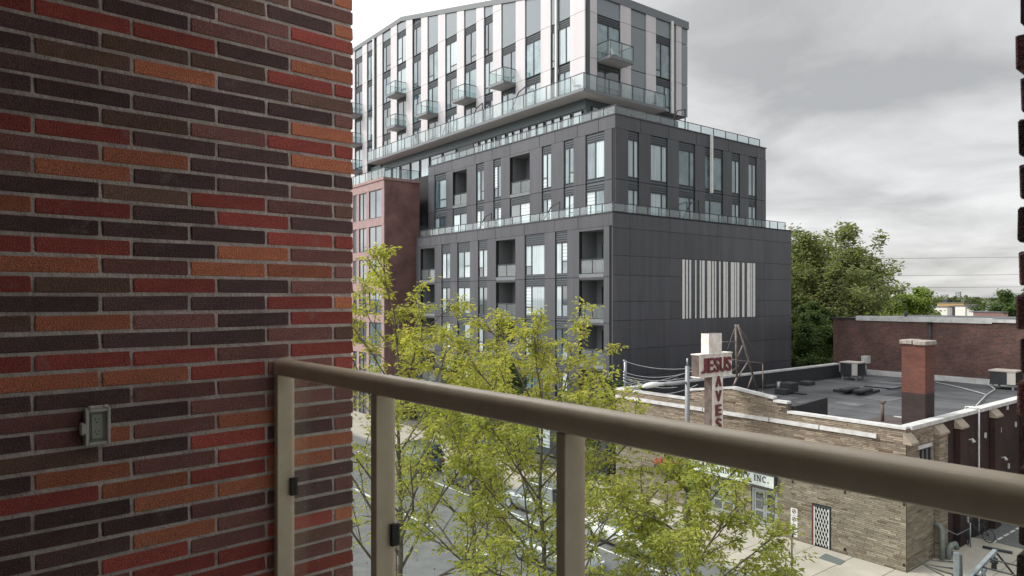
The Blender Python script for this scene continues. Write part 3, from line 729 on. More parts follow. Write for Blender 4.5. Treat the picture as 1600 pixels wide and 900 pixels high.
# right side: a stone return, then painted brick with sloped buttress caps
a_s = fu(CB, 1471)
stones(CB, 30.64, a_s, .13, zr - .1).build('stone_cladding', [M_stone, M_stone2, M_stone3], ch, kind='stuff')
M_side = brickmat('painted_maroon_brickwork', (.050, .022, .019), (.032, .015, .014), (.020, .011, .010), axis='b', bump=.6)
g = MB(); g.box(30.64, a_s, 12.83, 13.15, .1, zr - .1); g.build('wall', M_smort, ch)
g = MB(); g.box(a_s, CBK, 12.85, 13.15, .05, zr - .1); g.build('wall', M_side, ch)
coping(CB, [(30.62 + .39, zr - .002), (46, zr - .002)], -.07, .38, .17); coping(CB, [(46.01, zr - .002), (CBK, zr - .002)], -.07, .38, .17)
M_scap = mat('sandstone_cap', (.34, .29, .23), .85, c2=(.26, .22, .17), nscale=6)
def buttress(x0, x1, ytop, ybot, m, out=.28, stone=False):
    u0, u1 = fu(CB, x0), fu(CB, x1); zt = fz(CB, x0, ytop); zb_ = zt - .42
    g = MB(); fb(g, CB, u0 + .03, u1 - .03, -out + .04, 0, .1, zb_)
    if stone:
        q = stones(CB, u0 + .02, u1 - .02, .13, zb_, off=out - .04); q.build('stone_cladding', [M_stone, M_stone2, M_stone3], ch, kind='stuff')
    g.build('buttress', m, ch)
    if stone:
        for fc in (('a', u0 + .03),):
            stones(fc, CB[1] - out + .03, CB[1] - .03, .13, zb_).build('stone_cladding', [M_stone, M_stone2, M_stone3], ch, kind='stuff')
    B = CB[1]; MB().prism([(u0 - .03, B, zt), (u0 - .03, B - out - .05, zb_ + .08), (u0 - .03, B - out - .05, zb_), (u0 - .03, B, zb_)], (u1 - u0 + .06, 0, 0)).build('buttress_cap', M_scap, ch)
buttress(1459, 1472, 664, 676, M_smort, .26, True)
_u0, _u1, _z = fu(CB, 1411), fu(CB, 1423), fz(CB, 1411, 678); MB().prism([(_u0, 12.83, _z), (_u0, 12.5, _z - .36), (_u0, 12.5, _z - .44), (_u0, 12.83, _z - .42)], (_u1 - _u0, 0, 0)).build('buttress_cap', M_scap, ch)
buttress(1491, 1502, 655, 667, M_side); buttress(1546, 1556, 639, 651, M_side); buttress(1594, 1603, 624, 634, M_side)
buttress(1636, 1643, 612, 634, M_side)
# small window, lamps, vents and pipes on that side
wf = window(ch, CB, fu(CB, 1436), fu(CB, 1450), fz(CB, 1443, 735), fz(CB, 1443, 699), .5, G_dark, -.06)
fb(MB(), CB, fu(CB, 1432), fu(CB, 1453), -.1, -.03, fz(CB, 1443, 699), fz(CB, 1443, 694)).build('lintel', M_cap, ch)
g = MB(); u = fu(CB, 1525.5); zc1 = zr + .02; g.tube([(u, 12.72, .2), (u, 12.72, zc1)], .04, 8)
g.tube([(u, 12.72, zc1), (u, 12.95, zc1 + .06), (u + .1, 13.3, zc1 + .04), (u + .3, 13.7, 4.97)], .05, 8)
g.build('conduit', M_cap, ch)
for x, y in ((1538.5, 680), (1562, 671.5), (1573, 636), (1586, 663), (1575, 728), (1511, 812)):
    g = MB(); u, zz = fu(CB, x), fz(CB, x, y); fb(g, CB, u - .05, u + .05, -.07, .0, zz - .13, zz + .13); g.build('wall_vent', M_cap, ch)
for x, y in ((1511, 687), (1562, 715)):
    g = MB(); u, zz = fu(CB, x), fz(CB, x, y); g.tube([(u, 12.8, zz), (u, 12.62, zz + .05)], .03, 8); g.tube([(u, 12.62, zz + .08), (u + .03, 12.55, zz - .08)], [.04, .09], 10); g.build('wall_lamp', M_cap, ch)
g = MB(); u = fu(CB, 1457.5); zt_ = fz(CB, 1457, 824)
g.tube([(u, 12.45, .1), (u, 12.45, zt_), (u + .08, 12.6, zt_ + .14), (u + .1, 12.82, zt_ + .14)], .11, 10)
u = fu(CB, 1463); zt_ = fz(CB, 1465, 852)
g.tube([(u, 12.35, .1), (u, 12.35, zt_), (u + .14, 12.28, zt_ + .17), (u + .42, 12.24, zt_ + .17), (u + .55, 12.22, zt_ - .05)], .12, 10)
g.build('vent_pipe', mat('pale_pipe', (.21, .23, .22), .5, c2=(.14, .155, .15), nscale=5), ch)
# roof
ZR = 4.9
g = MB(); g.add([(30.9, 13.1, ZR), (CBK, 13.1, ZR), (CBK, CL - .1, ZR), (30.9, CL - .1, ZR)], [(0, 1, 2, 3)]); g.build('roof', M_membr, ch)
for k in range(5):          # lapped joints of the roofing sheets, and a few patches
    xx = 41.0 + k * 4.1 + srnd.uniform(-.5, .5); MB().box(xx, xx + .06, 13.25, CL - .45, ZR + .002, ZR + .008).build('roof_seam', M_memb2, ch)
for k in range(9):
    xx, yy = srnd.uniform(38, 59), srnd.uniform(14, 28); sx, sy = srnd.uniform(.4, 1.4), srnd.uniform(.3, 1.2)
    MB().box(xx - sx, xx + sx, yy - sy, yy + sy, ZR + .004, ZR + .016).build('roof_patch', srnd.choice((M_memb2, mat('grey_patch', (.15, .155, .16), .8, c2=(.1, .1, .105), nscale=2))), ch)
g = MB(); g.box(30.94, 31.0, 13.2, CL - .3, ZR, zr - .12); g.box(31.0, CBK, 13.15, 13.2, ZR, zr - .12)
g.box(30.94, 56.6, CL - .36, CL, .1, zr - .16); g.box(56.6, CBK, CL - .3, CL, .1, ZR + .5); g.build_each('wall', M_memb2, ch)
g = MB(); g.box(30.98, 56.64, CL - .4, CL + .07, zr - .16, zr - .05); g.box(56.56, 56.7, CL - .4, CL + .07, ZR + .5, zr - .16); g.box(56.7, CBK, CL - .34, CL + .05, ZR + .5, ZR + .6); g.build_each('coping', M_cap, ch)
# upstand wall running back from the front step
u0_ = fu(CA, 1232); p0 = at_z(zr - .05, 1238, 637); p1 = at_z(zr + .25, 1293, 624)
MB().prism([(31.0, u0_ - .1, ZR), (p1[0], u0_ - .1, ZR), (p1[0], u0_ - .1, zr + .35), (31.0, u0_ - .1, zr + .18)], (0, .25, 0)).build('upstand', M_memb2, ch)
g = MB(); g.box(31.0, 40.2, 13.9, u0_ - .1, ZR + .016, ZR + .03); g.build('roof_strip', mat('wet_roof_grit', (.05, .035, .03), .6, c2=(.08, .06, .05), nscale=1), ch)
g = MB(); g.box(40.2, 40.3, 13.9, u0_ - .6, ZR, ZR + .07); g.build('roof_curb', M_cap, ch)
g = MB(); q = at_z(ZR, 1395, 655); g.tube([(q[0] - 1.2, q[1], ZR), (q[0] - 1.2, q[1], ZR + 1.0)], .09, 8); g.box(q[0] - 1.32, q[0] - 1.08, q[1] - .12, q[1] + .12, ZR + 1.0, ZR + 1.1); g.build('roof_pipe', mat('rusty_pipe', (.12, .09, .07), .8), ch)
# flat skylight pad with four small domes
P = [at_z(ZR, *p) for p in ((1301.5, 612), (1352, 618.5), (1375, 612.5), (1328, 608))]
g = MB(); g.prism([(p[0], p[1], ZR + .004) for p in P][::-1], (0, 0, .18)); g.build('roof_pad', M_memb2, ch)
for x, y in ((1322, 611), (1333, 609), (1344, 613), (1353, 611)):
    q = at_z(ZR + .2, x, y); MB().bbox_box(q[0] - .45, q[0] + .45, q[1] - .3, q[1] + .3, ZR + .18, ZR + .4, .06).build('roof_vent', M_memb2, ch)
for x, y, s, h in ((1261, 601.5, .5, .3), (1233, 614, .55, .75), (1222, 616, .3, .4), (1250, 616, .2, .12), (1205, 605, 1.2, .25), (1225, 596, 1.5, .15)):
    q = at_z(ZR, x, y); MB().bbox_box(q[0] - s, q[0] + s, q[1] - .4, q[1] + .4, ZR + .002, ZR + h, .05).build('roof_vent', M_memb2, ch)
q = at_z(ZR, 1217, 612); g = MB(); g.tube([(q[0], q[1], ZR), (q[0], q[1], ZR + .7)], .16, 10); g.build('roof_pipe', M_galv, ch)
g = MB()
for k in range(46):
    x = 1190 + k * 2.5; y = 598 - k * .22; q = at_z(ZR, x + srnd.uniform(-2, 2), y + srnd.uniform(-1.5, 1.5)); s = srnd.uniform(.08, .2)
    g.bbox_box(q[0] - s, q[0] + s, q[1] - s, q[1] + s, ZR, ZR + s * .7, .02)
g.build('gravel_stop', M_conc, ch, kind='stuff')
def pxline(lst, zz): return [(at_z(zz, *p)[0], at_z(zz, *p)[1], zz) for p in lst]
g = MB(); g.tube(pxline([(1462, 597), (1500, 605), (1540, 616)], ZR + .1), .028, 6); g.tube(pxline([(1525, 634), (1541, 617), (1555, 608), (1544, 601), (1545, 598)], ZR + .12), .032, 6)
g.build('conduit', M_cap, ch)
# chimney
c0 = at_b(13.75, 1438)[0]; hw = .50
zd_ = at_b(13.3, 1438, 618)[1]; zt_ = at_b(13.3, 1438, 541)[1]
chm = thing('chimney', 'square brick chimney on the church roof, rust red above and blackened below', 'chimney', (c0, 13.85, ZR))
M_chr = brickmat('chimney_red_brickwork', (.15, .05, .034), (.105, .036, .027), (.10, .055, .045), rh=.075); M_chrb = brickmat('chimney_red_brickwork_side', (.15, .05, .034), (.105, .036, .027), (.10, .055, .045), axis='b')
M_chd = brickmat('chimney_dark_brickwork', (.035, .022, .022), (.055, .03, .028), (.03, .025, .025)); M_chdb = brickmat('chimney_dark_brickwork_side', (.035, .022, .022), (.055, .03, .028), (.03, .025, .025), axis='b')
def stack(z0, z1, ma, mb_, nm):
    g = MB(); x0, x1, y0, y1 = c0 - hw, c0 + hw, 13.35, 13.35 + 2 * hw
    g.box(x0, x1, y0, y1, z0, z1); g.m = [0, 0, 1, 0, 1, 0]; return g.build(nm, [ma, mb_], chm)
stack(ZR, zd_, M_chd, M_chdb, 'shaft'); stack(zd_, zt_, M_chr, M_chrb, 'shaft')
M_cslab = mat('cap_slab', (.36, .33, .30), .9, c2=(.2, .17, .15), nscale=6, bump=.4)
for yy0, yy1, dz_ in ((13.28, 13.84, 0), (13.88, 14.42, .02)):
    MB().bbox_box(c0 - hw - .09, c0 + hw + .09, yy0, yy1, zt_ + dz_, zt_ + dz_ + .2, .03).build('cap_slab', M_cslab, chm)
MB().box(c0 - hw - .3, c0 + hw + .1, 13.2, 14.5, ZR + .004, ZR + .3).build('flashing', M_cap, chm)
# rooftop units
def roof_unit(x0, x1, yb, yt, lab):
    q0 = at_z(ZR + .35, x0, yb); q1 = at_z(ZR + .35, x1, yb)
    cxm, cym = (q0[0] + q1[0]) / 2, (q0[1] + q1[1]) / 2; W = (Vector(q1) - Vector(q0)).length
    dist = math.hypot(cxm, cym); hgt = (yb - yt) / F * (cxm * SN + cym * CS)
    t = thing('rooftop_unit', lab, 'air conditioner', (cxm, cym, ZR), group='air conditioning units on the church roof')
    s = W / 1.42 / 2
    MB().box(cxm - s, cxm + s, cym - s, cym + s, ZR + .35, ZR + .35 + hgt).build('cabinet', M_memb2, t)
    MB().box(cxm - s - .06, cxm + s + .06, cym - s - .06, cym + s + .06, ZR + .35 + hgt, ZR + .45 + hgt).build('lid', mat('unit_lid', (.42, .38, .34), .7), t)
    MB().box(cxm - s - .03, cxm - s, cym - s - .03, cym - s + .62 * s, ZR + .4, ZR + .35 + hgt).build('access_panel', mat('unit_panel', (.52, .50, .46), .7), t)
    g = MB()
    for sx in (-.8, .8):
        for sy in (-.8, .8): g.box(cxm + sx * s - .06, cxm + sx * s + .06, cym + sy * s - .06, cym + sy * s + .06, ZR, ZR + .35)
    g.build_each('foot', M_galv, t)
roof_unit(1314, 1351, 586, 567, 'black rooftop air conditioner beside the far left corner of the church parapet')
roof_unit(1548, 1596, 600, 580, 'black rooftop air conditioner at the right, near the back brick wall')
for x, y0, y1, lab in ((1353, 600, 558, 'pale square vent cowl on a post left of the chimney'), (1555, 600, 567, 'short round flue behind the right rooftop air conditioner')):
    q = at_z(ZR, x, 588); k = q[0] * SN + q[1] * CS; zt1 = H - (y1 - 465) / F * k
    t = thing('roof_flue', lab, 'vent', (q[0], q[1], ZR)); MB().tube([(q[0], q[1], ZR), (q[0], q[1], zt1 - .5)], .07 if x < 1400 else .2, 8).build('pipe', M_galv, t)
    MB().box(q[0] - .3, q[0] + .3, q[1] - .25, q[1] + .25, zt1 - .5, zt1 + .1).build('cowl', M_cap, t)
# front trim band, doors, gate
zbt = fzc(1135, 645); bl = [fu(CA, x) for x in (963, 1100, 1204, 1282, 1372)]
for b0, b1 in zip(bl, bl[1:]):
    fb(MB(), CA, min(b0, b1) + .03, max(b0, b1) - .03, -.14, -.03, zbt - .09, zbt + .09).build('trim_band', M_cap, ch)
M_fr = mat('grey_aluminium', (.36, .375, .38), .4, .3)
def door_pair(u0, u1, z0, z1):
    g = MB(); fb(g, CA, u0, u0 + .08, .02, .2, z0, z1); fb(g, CA, u1 - .08, u1, .02, .2, z0, z1); fb(g, CA, u0 + .08, u1 - .08, .02, .2, z1 - .1, z1)
    fr = g.build('door_frame', M_fr, ch)
    mid = (u0 + u1) / 2
    for a, b in ((u0 + .09, mid - .01), (mid + .01, u1 - .09)):
        g = MB()
        for p, q in ((a, a + .09), (b - .09, b)): fb(g, CA, p, q, .06, .12, z0 + .02, z1 - .12)
        hs = [z0 + .02, z0 + (z1 - z0) * .36, z0 + (z1 - z0) * .66, z1 - .12 - .09]
        for i, h in enumerate(hs): fb(g, CA, a + .09, b - .09, .06, .12, h, h + (.18 if i == 0 else .09 if i != 2 else .04))
        d = g.build('door', M_fr, ch)
        for h0, h1 in ((hs[0] + .18, hs[1]), (hs[1] + .09, hs[2]), (hs[2] + .04, hs[3])): fb(MB(), CA, a + .09, b - .09, .08, .09, h0, h1).build('pane', G_dark, d)
        fb(MB(), CA, (b - .16 if a < mid - .3 else a + .1), (b - .12 if a < mid - .3 else a + .14), -.0, .05, z0 + .9, z0 + 1.3).build('handle', M_galv, d)
door_pair(d1[0], d1[1], .38, dz); door_pair(d2[0], d2[1], .38, dz)
g = MB(); fb(g, CA, d2[0] - .2, d1[1] + .3, -.45, .3, .1, .36); g.build('doorstep', M_conc, ch)
g = MB(); fb(g, CA, d2[0], d2[1], .22, .3, .3, dz); fb(g, CA, d1[0], d1[1], .22, .3, .3, dz); fb(g, CA, gx0, gx1, .2, .3, .1, gz1); g.build_each('wall', M_black, ch)
M_gate = mat('white_gate_paint', (.66, .64, .62), .6)
g = MB(); fb(g, CA, gx1 - .07, gx1, -.06, .1, .13, gz1); g.build('door_frame', mat('oxblood_paint', (.12, .02, .02), .6), ch)
g = MB(); fb(g, CA, gx0, gx1 - .08, -.02, .14, gz1 - .07, gz1); fb(g, CA, gx0, gx0 + .05, -.02, .14, .13, gz1 - .08); g.build('door_frame', M_dark, ch)
g = MB(); W = gx1 - .1 - gx0 - .06; n = 5; dz_ = (gz1 - .3) / 9; A = CA[1] - .02
for s in (1, -1):
    for i in range(-9, n + 10):
        for j in range(9):
            k0, k1 = i + j * .5 * s, i + (j + 1) * .5 * s
            if min(k0, k1) < 0 or max(k0, k1) > n: continue
            g.bar((A - .008 * s, gx0 + .06 + W * k0 / n, .2 + j * dz_), (A - .008 * s, gx0 + .06 + W * k1 / n, .2 + (j + 1) * dz_), .026, .012, up=(1, 0, 0))
g.bar((A - .03, gx1 - .1, .15), (A - .03, gx1 - .1, gz1 - .08), .04); g.bar((A - .03, gx0 + .06, .15), (A - .03, gx0 + .06, gz1 - .08), .03)
g.build('folding_gate', M_gate, ch)
qm = [at_z(.135, *p) for p in ((1279, 872), (1290, 865), (1321, 877), (1312, 883))]
tag(MB().prism([(p[0], p[1], .132) for p in qm][::-1], (0, 0, .02)).build('door_mat', mat('grey_mat', (.13, .145, .14), .9), base=(qm[0][0], qm[0][1], .132)), 'grey rubber mat on the pavement before the folding gate', 'door mat')
# ------------------------------------------------------------------ sign board in serif lettering
zs1, zs0 = fzc(1208, 743), fzc(1213, 763); su0, su1 = fu(CA, 1213.5), fu(CA, 1077)
sg = thing('church_sign', 'long white sign board reading IMPACT MINISTRY INC. above the glass doors', 'sign', (CA[1] - .2, (su0 + su1) / 2, zs0))
fb(MB(), CA, su0, su1, -.22, -.05, zs0, zs1 + .0).build('board', mat('sign_white', (.72, .74, .72), .5, c2=(.62, .64, .61), nscale=4), sg)
g = MB()
for p, q, r_, s_ in ((su0 - .05, su1 + .05, zs0 - .06, zs0), (su0 - .05, su1 + .05, zs1, zs1 + .05), (su0 - .05, su0, zs0, zs1), (su1, su1 + .05, zs0, zs1)): fb(g, CA, p, q, -.25, -.05, r_, s_)
g.build('frame', M_dark, sg)
def arc(cx_, cy_, rx, ry, a0, a1, n=9): return [(cx_ + rx * math.cos(R(a0 + (a1 - a0) * i / n)), cy_ + ry * math.sin(R(a0 + (a1 - a0) * i / n))) for i in range(n + 1)]
GL = {'I': (.34, [([(.17, 0), (.17, 1)], .16), ([(.02, .03), (.32, .03)], .06), ([(.02, .97), (.32, .97)], .06)]),
      'M': (.92, [([(.14, 0), (.14, 1)], .07), ([(.14, 1), (.46, .12)], .15), ([(.46, .1), (.78, 1)], .07), ([(.78, 0), (.78, 1)], .16), ([(0, .03), (.28, .03)], .06), ([(.64, .03), (.92, .03)], .06), ([(0, .97), (.2, .97)], .06), ([(.72, .97), (.92, .97)], .06)]),
      'N': (.78, [([(.12, 0), (.12, 1)], .07), ([(.12, 1), (.64, 0)], .15), ([(.64, 0), (.64, 1)], .07), ([(0, .03), (.26, .03)], .06), ([(.5, .97), (.78, .97)], .06), ([(0, .97), (.18, .97)], .06)]),
      'P': (.6, [([(.14, 0), (.14, 1)], .16), ([(0, .03), (.3, .03)], .06), ([(0, .97), (.3, .97)] + arc(.3, .73, .24, .24, 90, -90) + [(.18, .49)], .09)]),
      'R': (.72, [([(.14, 0), (.14, 1)], .16), ([(0, .03), (.3, .03)], .06), ([(0, .97), (.3, .97)] + arc(.3, .74, .24, .23, 90, -90) + [(.18, .51)], .09), ([(.32, .5), (.62, .03)], .14), ([(.54, .03), (.72, .03)], .06)]),
      'A': (.76, [([(.1, .03), (.37, 1)], .07), ([(.37, 1), (.64, .03)], .16), ([(.2, .34), (.54, .34)], .06), ([(0, .03), (.22, .03)], .06), ([(.5, .03), (.76, .03)], .06)]),
      'C': (.7, [(arc(.38, .5, .31, .46, 50, 310, 14), .12), ([(.6, .68), (.6, .95)], .06)]),
      'T': (.64, [([(.32, 0), (.32, 1)], .16), ([(.02, .96), (.62, .96)], .07), ([(.18, .03), (.46, .03)], .06), ([(.03, .97), (.03, .76)], .05), ([(.61, .97), (.61, .76)], .05)]),
      'S': (.54, [(arc(.27, .73, .19, .24, 40, 250, 9) + arc(.27, .27, .21, .24, 80, -140, 9), .11), ([(.46, .74), (.46, .97)], .05), ([(.06, .03), (.06, .26)], .05)]),
      'Y': (.74, [([(.37, 0), (.37, .48)], .16), ([(.1, .97), (.37, .46)], .15), ([(.64, .97), (.37, .46)], .07), ([(.23, .03), (.51, .03)], .06), ([(0, .97), (.24, .97)], .06), ([(.5, .97), (.74, .97)], .06)]),
      '.': (.3, [([(.15, 0), (.15, .16)], .17)]), ' ': (.4, [])}
def serif(parent, body, hgt, ystart, yend, z0, A):
    tot = sum(GL[c][0] + .16 for c in body) * hgt; k = (ystart - yend) / tot; y = ystart
    for c in body:
        w_, st = GL[c]
        if st:
            g = MB()
            for pts, th in st:
                for p, q in zip(pts, pts[1:]):
                    g.bar((A, y - p[0] * hgt * k, z0 + p[1] * hgt), (A, y - q[0] * hgt * k, z0 + q[1] * hgt), .02, th * hgt, up=(0, q[1] - p[1] + 1e-3, q[0] - p[0] + 1e-3)) if False else None
                    dy, dzz = -(q[0] - p[0]) * k, q[1] - p[1]; L = math.hypot(dy, dzz) or 1; ny, nz = -dzz / L * th * hgt / 2, dy / L * th * hgt / 2
                    y0, y1_, a0, a1 = y - p[0] * hgt * k, y - q[0] * hgt * k, z0 + p[1] * hgt, z0 + q[1] * hgt
                    vv = [(A, y0 - ny, a0 - nz), (A, y0 + ny, a0 + nz), (A, y1_ + ny, a1 + nz), (A, y1_ - ny, a1 - nz)]
                    g.prism(vv, (-.02, 0, 0))
            g.build('letter', M_text, parent)
        y -= (w_ + .16) * hgt * k
hh = (zs1 - zs0)
serif(sg, 'IMPACT MINISTRY INC.', hh * .50, su1 - .2, su0 + .22, zs0 + hh * .36, CA[1] - .225)
g = MB(); put_text(g, 'FOR INFO CALL', hh * .17, .01, (CA[1] - .226, su1 - 1.3, zs0 + hh * .16), (0, -1, 0), (0, 0, 1)); put_text(g, '533-', hh * .19, .01, (CA[1] - .226, su0 + 1.3, zs0 + hh * .18), (0, -1, 0), (0, 0, 1), fat=.01); g.build('small_lettering', M_text, sg)
# ------------------------------------------------------------------ JESUS SAVES cross
QB = 20.96
qa = lambda x, y: at_b(QB, x, y)
M_crossw = mat('weathered_white_enamel', (.80, .78, .75), .6, c2=(.64, .57, .50), nscale=2.2, mix=.3, bump=.1)
M_rust = mat('rusted_edge', (.15, .125, .11), .85, c2=(.07, .045, .035), nscale=3)
M_redl = mat('faded_red_letter', (.17, .035, .04), .6, c2=(.09, .03, .035), nscale=6)
cr = thing('cross_sign', 'tall rusting white cross sign reading JESUS SAVES on the church front', 'sign', (qa(1121, 640)[0], QB, 4))
def slabp(x0, x1, y0, y1, nm):
    a0, z1_ = qa(x0, y0); a1, _ = qa(x1, y0); z0_ = qa((x0 + x1) / 2, y1)[1]; z1_ = qa((x0 + x1) / 2, y0)[1]
    g = MB(); g.box(a0, a1, QB, QB + .45, z0_, z1_); g.m = [1, 1, 0, 1, 1, 0 if nm == 'upper_stem' else 1]; g.build(nm, [M_crossw, M_rust], cr); return a0, a1, z0_, z1_
slabp(1107.5, 1127.8, 521, 553.4, 'upper_stem')
A0, A1, Z0, Z1 = slabp(1092.5, 1143.5, 553.5, 586.5, 'cross_arm')
s0, s1, s2, s3 = slabp(1112.5, 1129.5, 586.6, 700, 'lower_stem')
g = MB()
for p, q, r_, s_ in ((A0 - .03, A1 + .03, Z1, Z1 + .05), (A0 - .03, A1 + .03, Z0 - .05, Z0), ): g.box(p, q, QB - .04, QB + .48, r_, s_)
g.build('edge_trim', M_crossw, cr)
def block_letter(g, c, w_, h_, dp, org):
    vs, fs = text(c, 1.0, 1.0, .018); xs = [v[0] for v in vs]; ys = [v[1] for v in vs]
    x0, x1, y0, y1 = min(xs), max(xs), min(ys), max(ys)
    g.add([(org[0] + ((v[0] - x0) / (x1 - x0) - .5) * w_, org[1] - v[2] * dp, org[2] + ((v[1] - y0) / (y1 - y0) - .5) * h_) for v in vs], fs, 0)
for i, c in enumerate('JESUS'):
    g = MB(); block_letter(g, c, (A1 - A0) * .165, (Z1 - Z0) * .70, .08, (A0 + (A1 - A0) * (.13 + .185 * i), QB - .05, (Z0 + Z1) / 2)); g.build('letter', M_redl, cr)
for c, y in zip('AVES', (595.5, 618.5, 640.5, 662)):
    a_, z_ = qa(1121.5, y); g = MB(); block_letter(g, c, .44, .54, .08, (a_, QB - .05, z_)); g.build('letter', M_redl, cr)
# frame holding the cross
tr = thing('sign_frame', 'rusty steel pipe frame bracing the cross sign on the church roof', 'frame', (32, 21.55, ZR))
def tp(x, y, b=21.55): a_, z_ = at_b(b, x, y); return (a_, b, z_)
M_rod = mat('rusty_steel', (.22, .20, .19), .7, .3, c2=(.12, .08, .06), nscale=5)
for pts, r_ in (([(1149.5, 507), (1151.5, 592)], .06), ([(1153, 508), (1169, 560), (1183, 611)], .055), ([(1151.5, 590), (1146, 604)], .06), ([(1128, 534.5), (1150, 534)], .03), ([(1144, 562), (1192, 568)], .035),
                ([(1192, 568), (1192, 611)], .035), ([(1160, 540), (1152, 560)], .04), ([(1170, 563), (1153, 590)], .04), ([(1176, 586), (1168, 608)], .035), ([(1144, 580), (1155, 571)], .02), ([(1149, 509), (1137, 545)], .015), ([(1156, 512), (1190, 566)], .012)):
    g = MB(); g.tube([tp(*p) for p in pts], r_, 6); g.build('rod', M_rod, tr)
g = MB(); g.tube([tp(1146, 604), tp(1146, 604)[:1] + (21.55, ZR)], .05, 6); g.tube([tp(1183, 611), tp(1183, 611)[:1] + (21.55, ZR)], .05, 6); g.tube([tp(1192, 611), tp(1192, 611)[:1] + (21.55, ZR)], .04, 6); g.build_each('foot', M_rod, tr)
# wires with their rack
wr = thing('wire_rack', 'short galvanised rack at the left corner of the church roof holding a fan of cables', 'wire rack', (31.0, 29.0, zr))
pa = at_a(31.0, 977, 604); rz = [at_a(31.0, 977, y)[1] for y in (563.5, 581, 586, 590.5, 595, 603.5)]
g = MB(); g.tube([(31.0, pa[0], zr - .05), (31.0, pa[0], rz[0])], .09, 8); g.build('mast', M_galv, wr)
for zz in rz[:5]:
    MB().tube([(30.85, pa[0] - .05, zz - .06), (30.85, pa[0] - .05, zz + .06)], .07, 8).build('insulator', M_galv, wr)
ends = [at_b(QB + .5, 1090, y) for y in (574, 577, 586, 590, 601, 576)]
for i, (zz, e) in enumerate(zip(rz, ends)):
    sag = (.25, .35, .3, .25, .6, .15)[i]; p0 = Vector((30.8, pa[0] - .1, zz)); p1 = Vector((e[0], QB + .5, e[1]))
    pts = [p0.lerp(p1, k / 12) + Vector((0, 0, -4 * sag * (k / 12) * (1 - k / 12))) for k in range(13)]
    MB().tube(pts, .015, 5).build('cable', M_galv, wr)
g = MB()
for i in range(3):
    p0 = Vector((30.8, pa[0] - .1, rz[2 + i])); p1 = Vector((30.4, 24.5, zr + .5 + .25 * i)); pts = [p0.lerp(p1, k / 8) + Vector((0, 0, -1.2 * (k / 8) * (1 - k / 8))) for k in range(9)]
    g.tube(pts, .012, 5)
g.build_each('loose_cable', M_galv, wr)
# red flowers beside the sign
f0, f1 = fu(CA, 1066), fu(CA, 1029); fzz = fzc(1048, 726)
fw = thing('flower_box', 'long box of red flowers on the stone front left of the church sign', 'planter', (CA[1] - .3, (f0 + f1) / 2, fzz - .25))
fb(MB(), CA, f0, f1, -.4, -.05, fzz - .3, fzz - .08).build('box', M_dark, fw)
g = MB()
for k in range(260):
    p = Vector((CA[1] - .22 + srnd.uniform(-.2, .16), srnd.uniform(f0, f1), fzz + srnd.uniform(-.12, .28))); s = srnd.uniform(.03, .07)
    d = Vector((srnd.uniform(-1, 1), srnd.uniform(-1, 1), srnd.uniform(-1, 1))).normalized(); e = d.cross(Vector((.3, .2, 1))).normalized() * s; d = d.cross(e).normalized() * s
    g.add([p - e, p - d, p + e, p + d], [(0, 1, 2, 3)])
g.build('blossom', leafmat('red_petal', (.42, .03, .03), (.6, .12, .10), .2), fw, kind='stuff')

# ================================================================== BRICK BUILDING BEHIND THE CHURCH
bb = thing('brick_building', 'long windowless dark red brick building behind the church roof', 'building', (66, 12, 0))
BB = ('a', 60.95); zt2 = fz(BB, 1302, 497.5); bl_ = fu(BB, 1302); M_bb = brickmat('old_dark_brickwork', (.15, .056, .044), (.045, .026, .026), (.15, .11, .095), bw=.24, rh=.098, ms=.018)
M_bbb = brickmat('old_dark_brickwork_side', (.11, .05, .042), (.06, .035, .035), (.13, .10, .09), bw=.23, rh=.08, ms=.016, axis='b')
g = MB(); g.box(60.95, 78, -25, bl_, 0, zt2); g.m = [0, 0, 1, 0, 1, 0]; g.build('wall', [M_bb, M_bbb], bb)
c0_, c1_ = fu(BB, 1338), fu(BB, 1550)
g = MB(); g.box(60.85, 61.4, c1_, c0_, zt2 - .12, zt2 + .28); g.build('coping', M_cap, bb); g = MB(); g.box(60.85, 61.4, c0_ + .002, bl_ + .08, zt2, zt2 + .12); g.build('coping', M_memb2, bb)
g = MB(); g.box(60.85, 61.4, -25, c1_ - .002, zt2 - .02, zt2 + .2); g.build('coping', M_cap, bb); g = MB(); g.box(61.4, 78, -25, bl_, zt2, zt2 + .06); g.build('roof', M_membr, bb)
g = MB(); g.box(60.8, 60.94, 13.2, bl_ - .3, ZR, ZR + .42); g.build('flashing', M_cap, bb)
g = MB(); u = fu(BB, 1454.5); g.tube([(60.8, u, ZR + .5), (60.8, u, fz(BB, 1454, 505))], .11, 8); g.box(60.65, 60.94, u - .22, u + .22, fz(BB, 1454, 505), fz(BB, 1454, 503)); g.build('soil_pipe', M_memb2, bb)
g = MB(); u = fu(BB, 1413); g.tube([(61.2, u, zt2 + .2), (61.2, u, zt2 + .75)], .12, 6); g.build('roof_pipe', M_memb2, bb)

